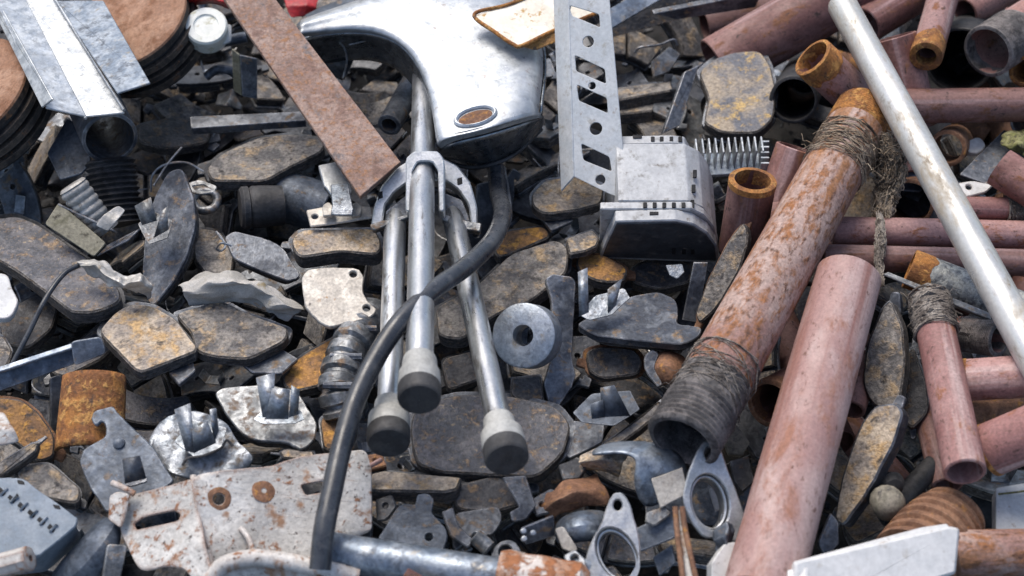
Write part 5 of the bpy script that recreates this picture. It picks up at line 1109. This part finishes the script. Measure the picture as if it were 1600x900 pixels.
# white plastic rail and panel
t = thing('plastic_rail', 'white plastic rail with a squared end at the bottom edge', 'plastic rail', at(1360, 870, .12)); C = at(1360, 860, .13)
a = dep(at(1360, 850, .13))
d0, d1 = dep(at(1238, 884, .12)), dep(at(1470, 828, .12))
slab3('rail_face', [dpt(1238, 880, d0 - .02), dpt(1480, 824, d1 - .02), dpt(1496, 828, d1 - .02), dpt(1499, 894, d1 - .055), dpt(1250, 968, d0 - .07)], .03, m_whitep, t, .004, .003)
slab3('rail_top', [dpt(1238, 878, d0 - .018), dpt(1440, 824, d1 - .01), dpt(1480, 818, d1 - .005), dpt(1488, 822, d1 - .016), dpt(1244, 887, d0 - .024)], .006, m_whitep, t, .003, .002)
slab3('rail_lip', [dpt(1228, 890, d0 - .02), dpt(1262, 884, d0 - .03), dpt(1262, 925, d0 - .05), dpt(1228, 925, d0 - .04)], .008, m_whitep, t, .002, .002)
o = slab3('white_board', [at(1556, 762, .03), at(1640, 748, .03), at(1650, 860, .03), at(1556, 866, .03)], .02, m_white, None, .003); tag(o, 'white board below the lower pink stub at the frame edge', 'board')
tag(tube('twig', [(1560, 772, .033), (1580, 770, .034), (1610, 766, .034)], .0012, m_moss, None, 5), 'thin green stem lying on the white board', 'stem')
o = plate('dark_plate', [(1278, 850), (1298, 800), (1310, 815), (1312, 850), (1290, 872)], .05, (.2, .3), .006, m_st_dark, rnd=.004); tag(o, 'dark steel plate between palest pipe and plastic rail', 'steel plate')
o = plate('grey_chip', [(1196, 668), (1212, 660), (1220, 690), (1204, 704)], .02, (.3, .3), .006, m_st_gray, rnd=.002); tag(o, 'grey chip below the rust-rimmed pipe mouth', 'chip')
o = plate('brown_wedge', [(1132, 690), (1150, 662), (1172, 690), (1160, 712), (1140, 710)], .03, (.1, .4), .01, m_stone, rnd=.003); tag(o, 'brown wedge right of the big threaded pipe end', 'wedge')
# ------------------------------------------------------------------ pads wedged into the hollows that would otherwise show bare ground
bpy.context.view_layer.update()
dg1 = bpy.context.evaluated_depsgraph_get(); hollow = []
for py in range(8, 900, 22):
    for px in range(8, 1600, 22):
        hit, loc, nor, idx, ob, mw = sc.ray_cast(dg1, EYE, ray(px, py).normalized())
        if hit and ob.name.startswith(('scrap_mound', 'scrap_debris', 'wire_debris')): hollow.append((px, py))
r = random.Random(23); r.shuffle(hollow); wedged = []
for px, py in hollow:
    p = at(px, py, -r.uniform(.035, .075))
    if any((p - q).length < .062 for q in wedged): continue
    wedged.append(p)
    if len(wedged) > 72: break
    loose_pad('grimy dark brake pad half buried in a shadowed gap of the heap', p, r.uniform(0, 6.28), r.gauss(-.1, .38), r.gauss(0, .38), r.randrange(6), r.choice([m_fr_gray, m_fr_tan, m_fr_blue, m_fr_dark, m_fr_gray]), r.choice([m_st_dark, m_st_gray, m_st_black]), r.random() < .42, 'brake pads buried in the gaps')

# ------------------------------------------------------------------ buried things that show in the gaps are told apart by what lies nearest
LAND = [('thick steel bushing', 820, 524), ('white vented casing', 1030, 330), ('comb-like heat sink', 1140, 250), ('slotted angle strip', 915, 150), ('curved chrome cover', 760, 120), ('rusty flat bar', 480, 150),
        ('dark pipe mouth under the channel', 172, 215), ('black ribbed sleeve', 180, 295), ('olive angle bracket', 115, 355), ('long slate pad', 90, 420), ('tan rounded pad', 235, 530), ('kidney-shaped pad', 412, 245), ('toggle latch', 530, 310),
        ('rod collar', 665, 300), ('cream backing plate', 525, 460), ('left rod foot', 607, 670), ('right rod foot', 792, 700), ('centre rod foot', 655, 610), ('largest speckled pad', 740, 680), ('white painted bracket', 400, 800), ('hooked blue plate', 195, 710),
        ('blue slotted casing', 40, 800), ('orange half sleeve', 148, 640), ('blue-grey bar', 60, 575), ('level dark strip', 385, 188), ('lens-shaped black pad', 270, 370), ('white rag', 380, 460), ('silver clip plate', 310, 690), ('shiny pale-steel pad', 430, 650),
        ('blue eared plate', 650, 815), ('galvanised bottom pipe', 680, 880), ('oval two-bolt flange', 960, 850), ('tall open flange', 1112, 770), ('strap band', 1020, 720), ('folded blue clip', 945, 635), ('eared steel-backed pad', 1000, 495),
        ('threaded lower pipe end', 1070, 640), ('hourglass pad', 1150, 150), ('edge-on layered pad', 1130, 425), ('black hose top', 780, 290), ('large grey-brown pad', 820, 430), ('white plastic jar', 325, 40), ('upright dark bracket', 875, 530),
        ('palest thick pipe', 1260, 700), ('ochre upright pad', 1355, 725), ('hemp-tied pipe', 1480, 600), ('ribbed coupling', 1480, 800), ('white plastic rail', 1370, 860), ('short red upright pipe', 1170, 330), ('rusty brown ring', 1480, 232), ('hemp tuft', 1385, 270),
        ('orange-mouthed pipe', 1300, 120), ('white diagonal tube', 1460, 280), ('rust-brown pad', 40, 670), ('pale fragment', 5, 460), ('brake disc by the jar', 230, 100), ('corrugated hose offcut', 545, 570), ('yellow-topped pad', 650, 752)]
bpy.context.view_layer.update()
dg = bpy.context.evaluated_depsgraph_get()
seen = {}
for j in range(90):
    for i in range(160):
        px, py = 5 + i * 10, 5 + j * 10
        hit, loc, nor, idx, ob, mw = sc.ray_cast(dg, EYE, ray(px, py).normalized())
        if not hit or ob is None: continue
        ob = ob.original
        while ob.parent is not None: ob = ob.parent
        if ob.get('group'): seen.setdefault(ob.name, []).append((px, py))
used = set()
for nm, hits in sorted(seen.items(), key=lambda kv: -len(kv[1])):
    ob = bpy.data.objects[nm]; hits.sort(); cx = sum(p[0] for p in hits) / len(hits); cy = sum(p[1] for p in hits) / len(hits)
    kind = ob['category']
    if kind == 'pipe': look = {'primer_pipe_dull': 'dull red', 'black_iron': 'black', 'rust_brown': 'rusty brown'}.get(ob.data.materials[0].name, 'dark') + ' pipe'
    else:
        up = math.cos(ob.rotation_euler.y) > 0; m0 = ob.children[0].data.materials[0].name
        look = ('half-buried steel-backed' if not up else {'friction_dark': 'half-buried black', 'friction_slate': 'half-buried slate-grey', 'friction_gray': 'half-buried brown-grey'}.get(m0, 'half-buried dark')) + ' brake pad'
    for ph, lx, ly in sorted(LAND, key=lambda q: (q[1] - cx) ** 2 + (q[2] - cy) ** 2)[:6]:
        dx, dy = cx - lx, cy - ly
        where = ('right of' if dx > 0 else 'left of') if abs(dx) > abs(dy) else ('below' if dy > 0 else 'above')
        lab = look + ' in the gap ' + where + ' the ' + ph
        if lab not in used:
            used.add(lab); ob['label'] = lab; break
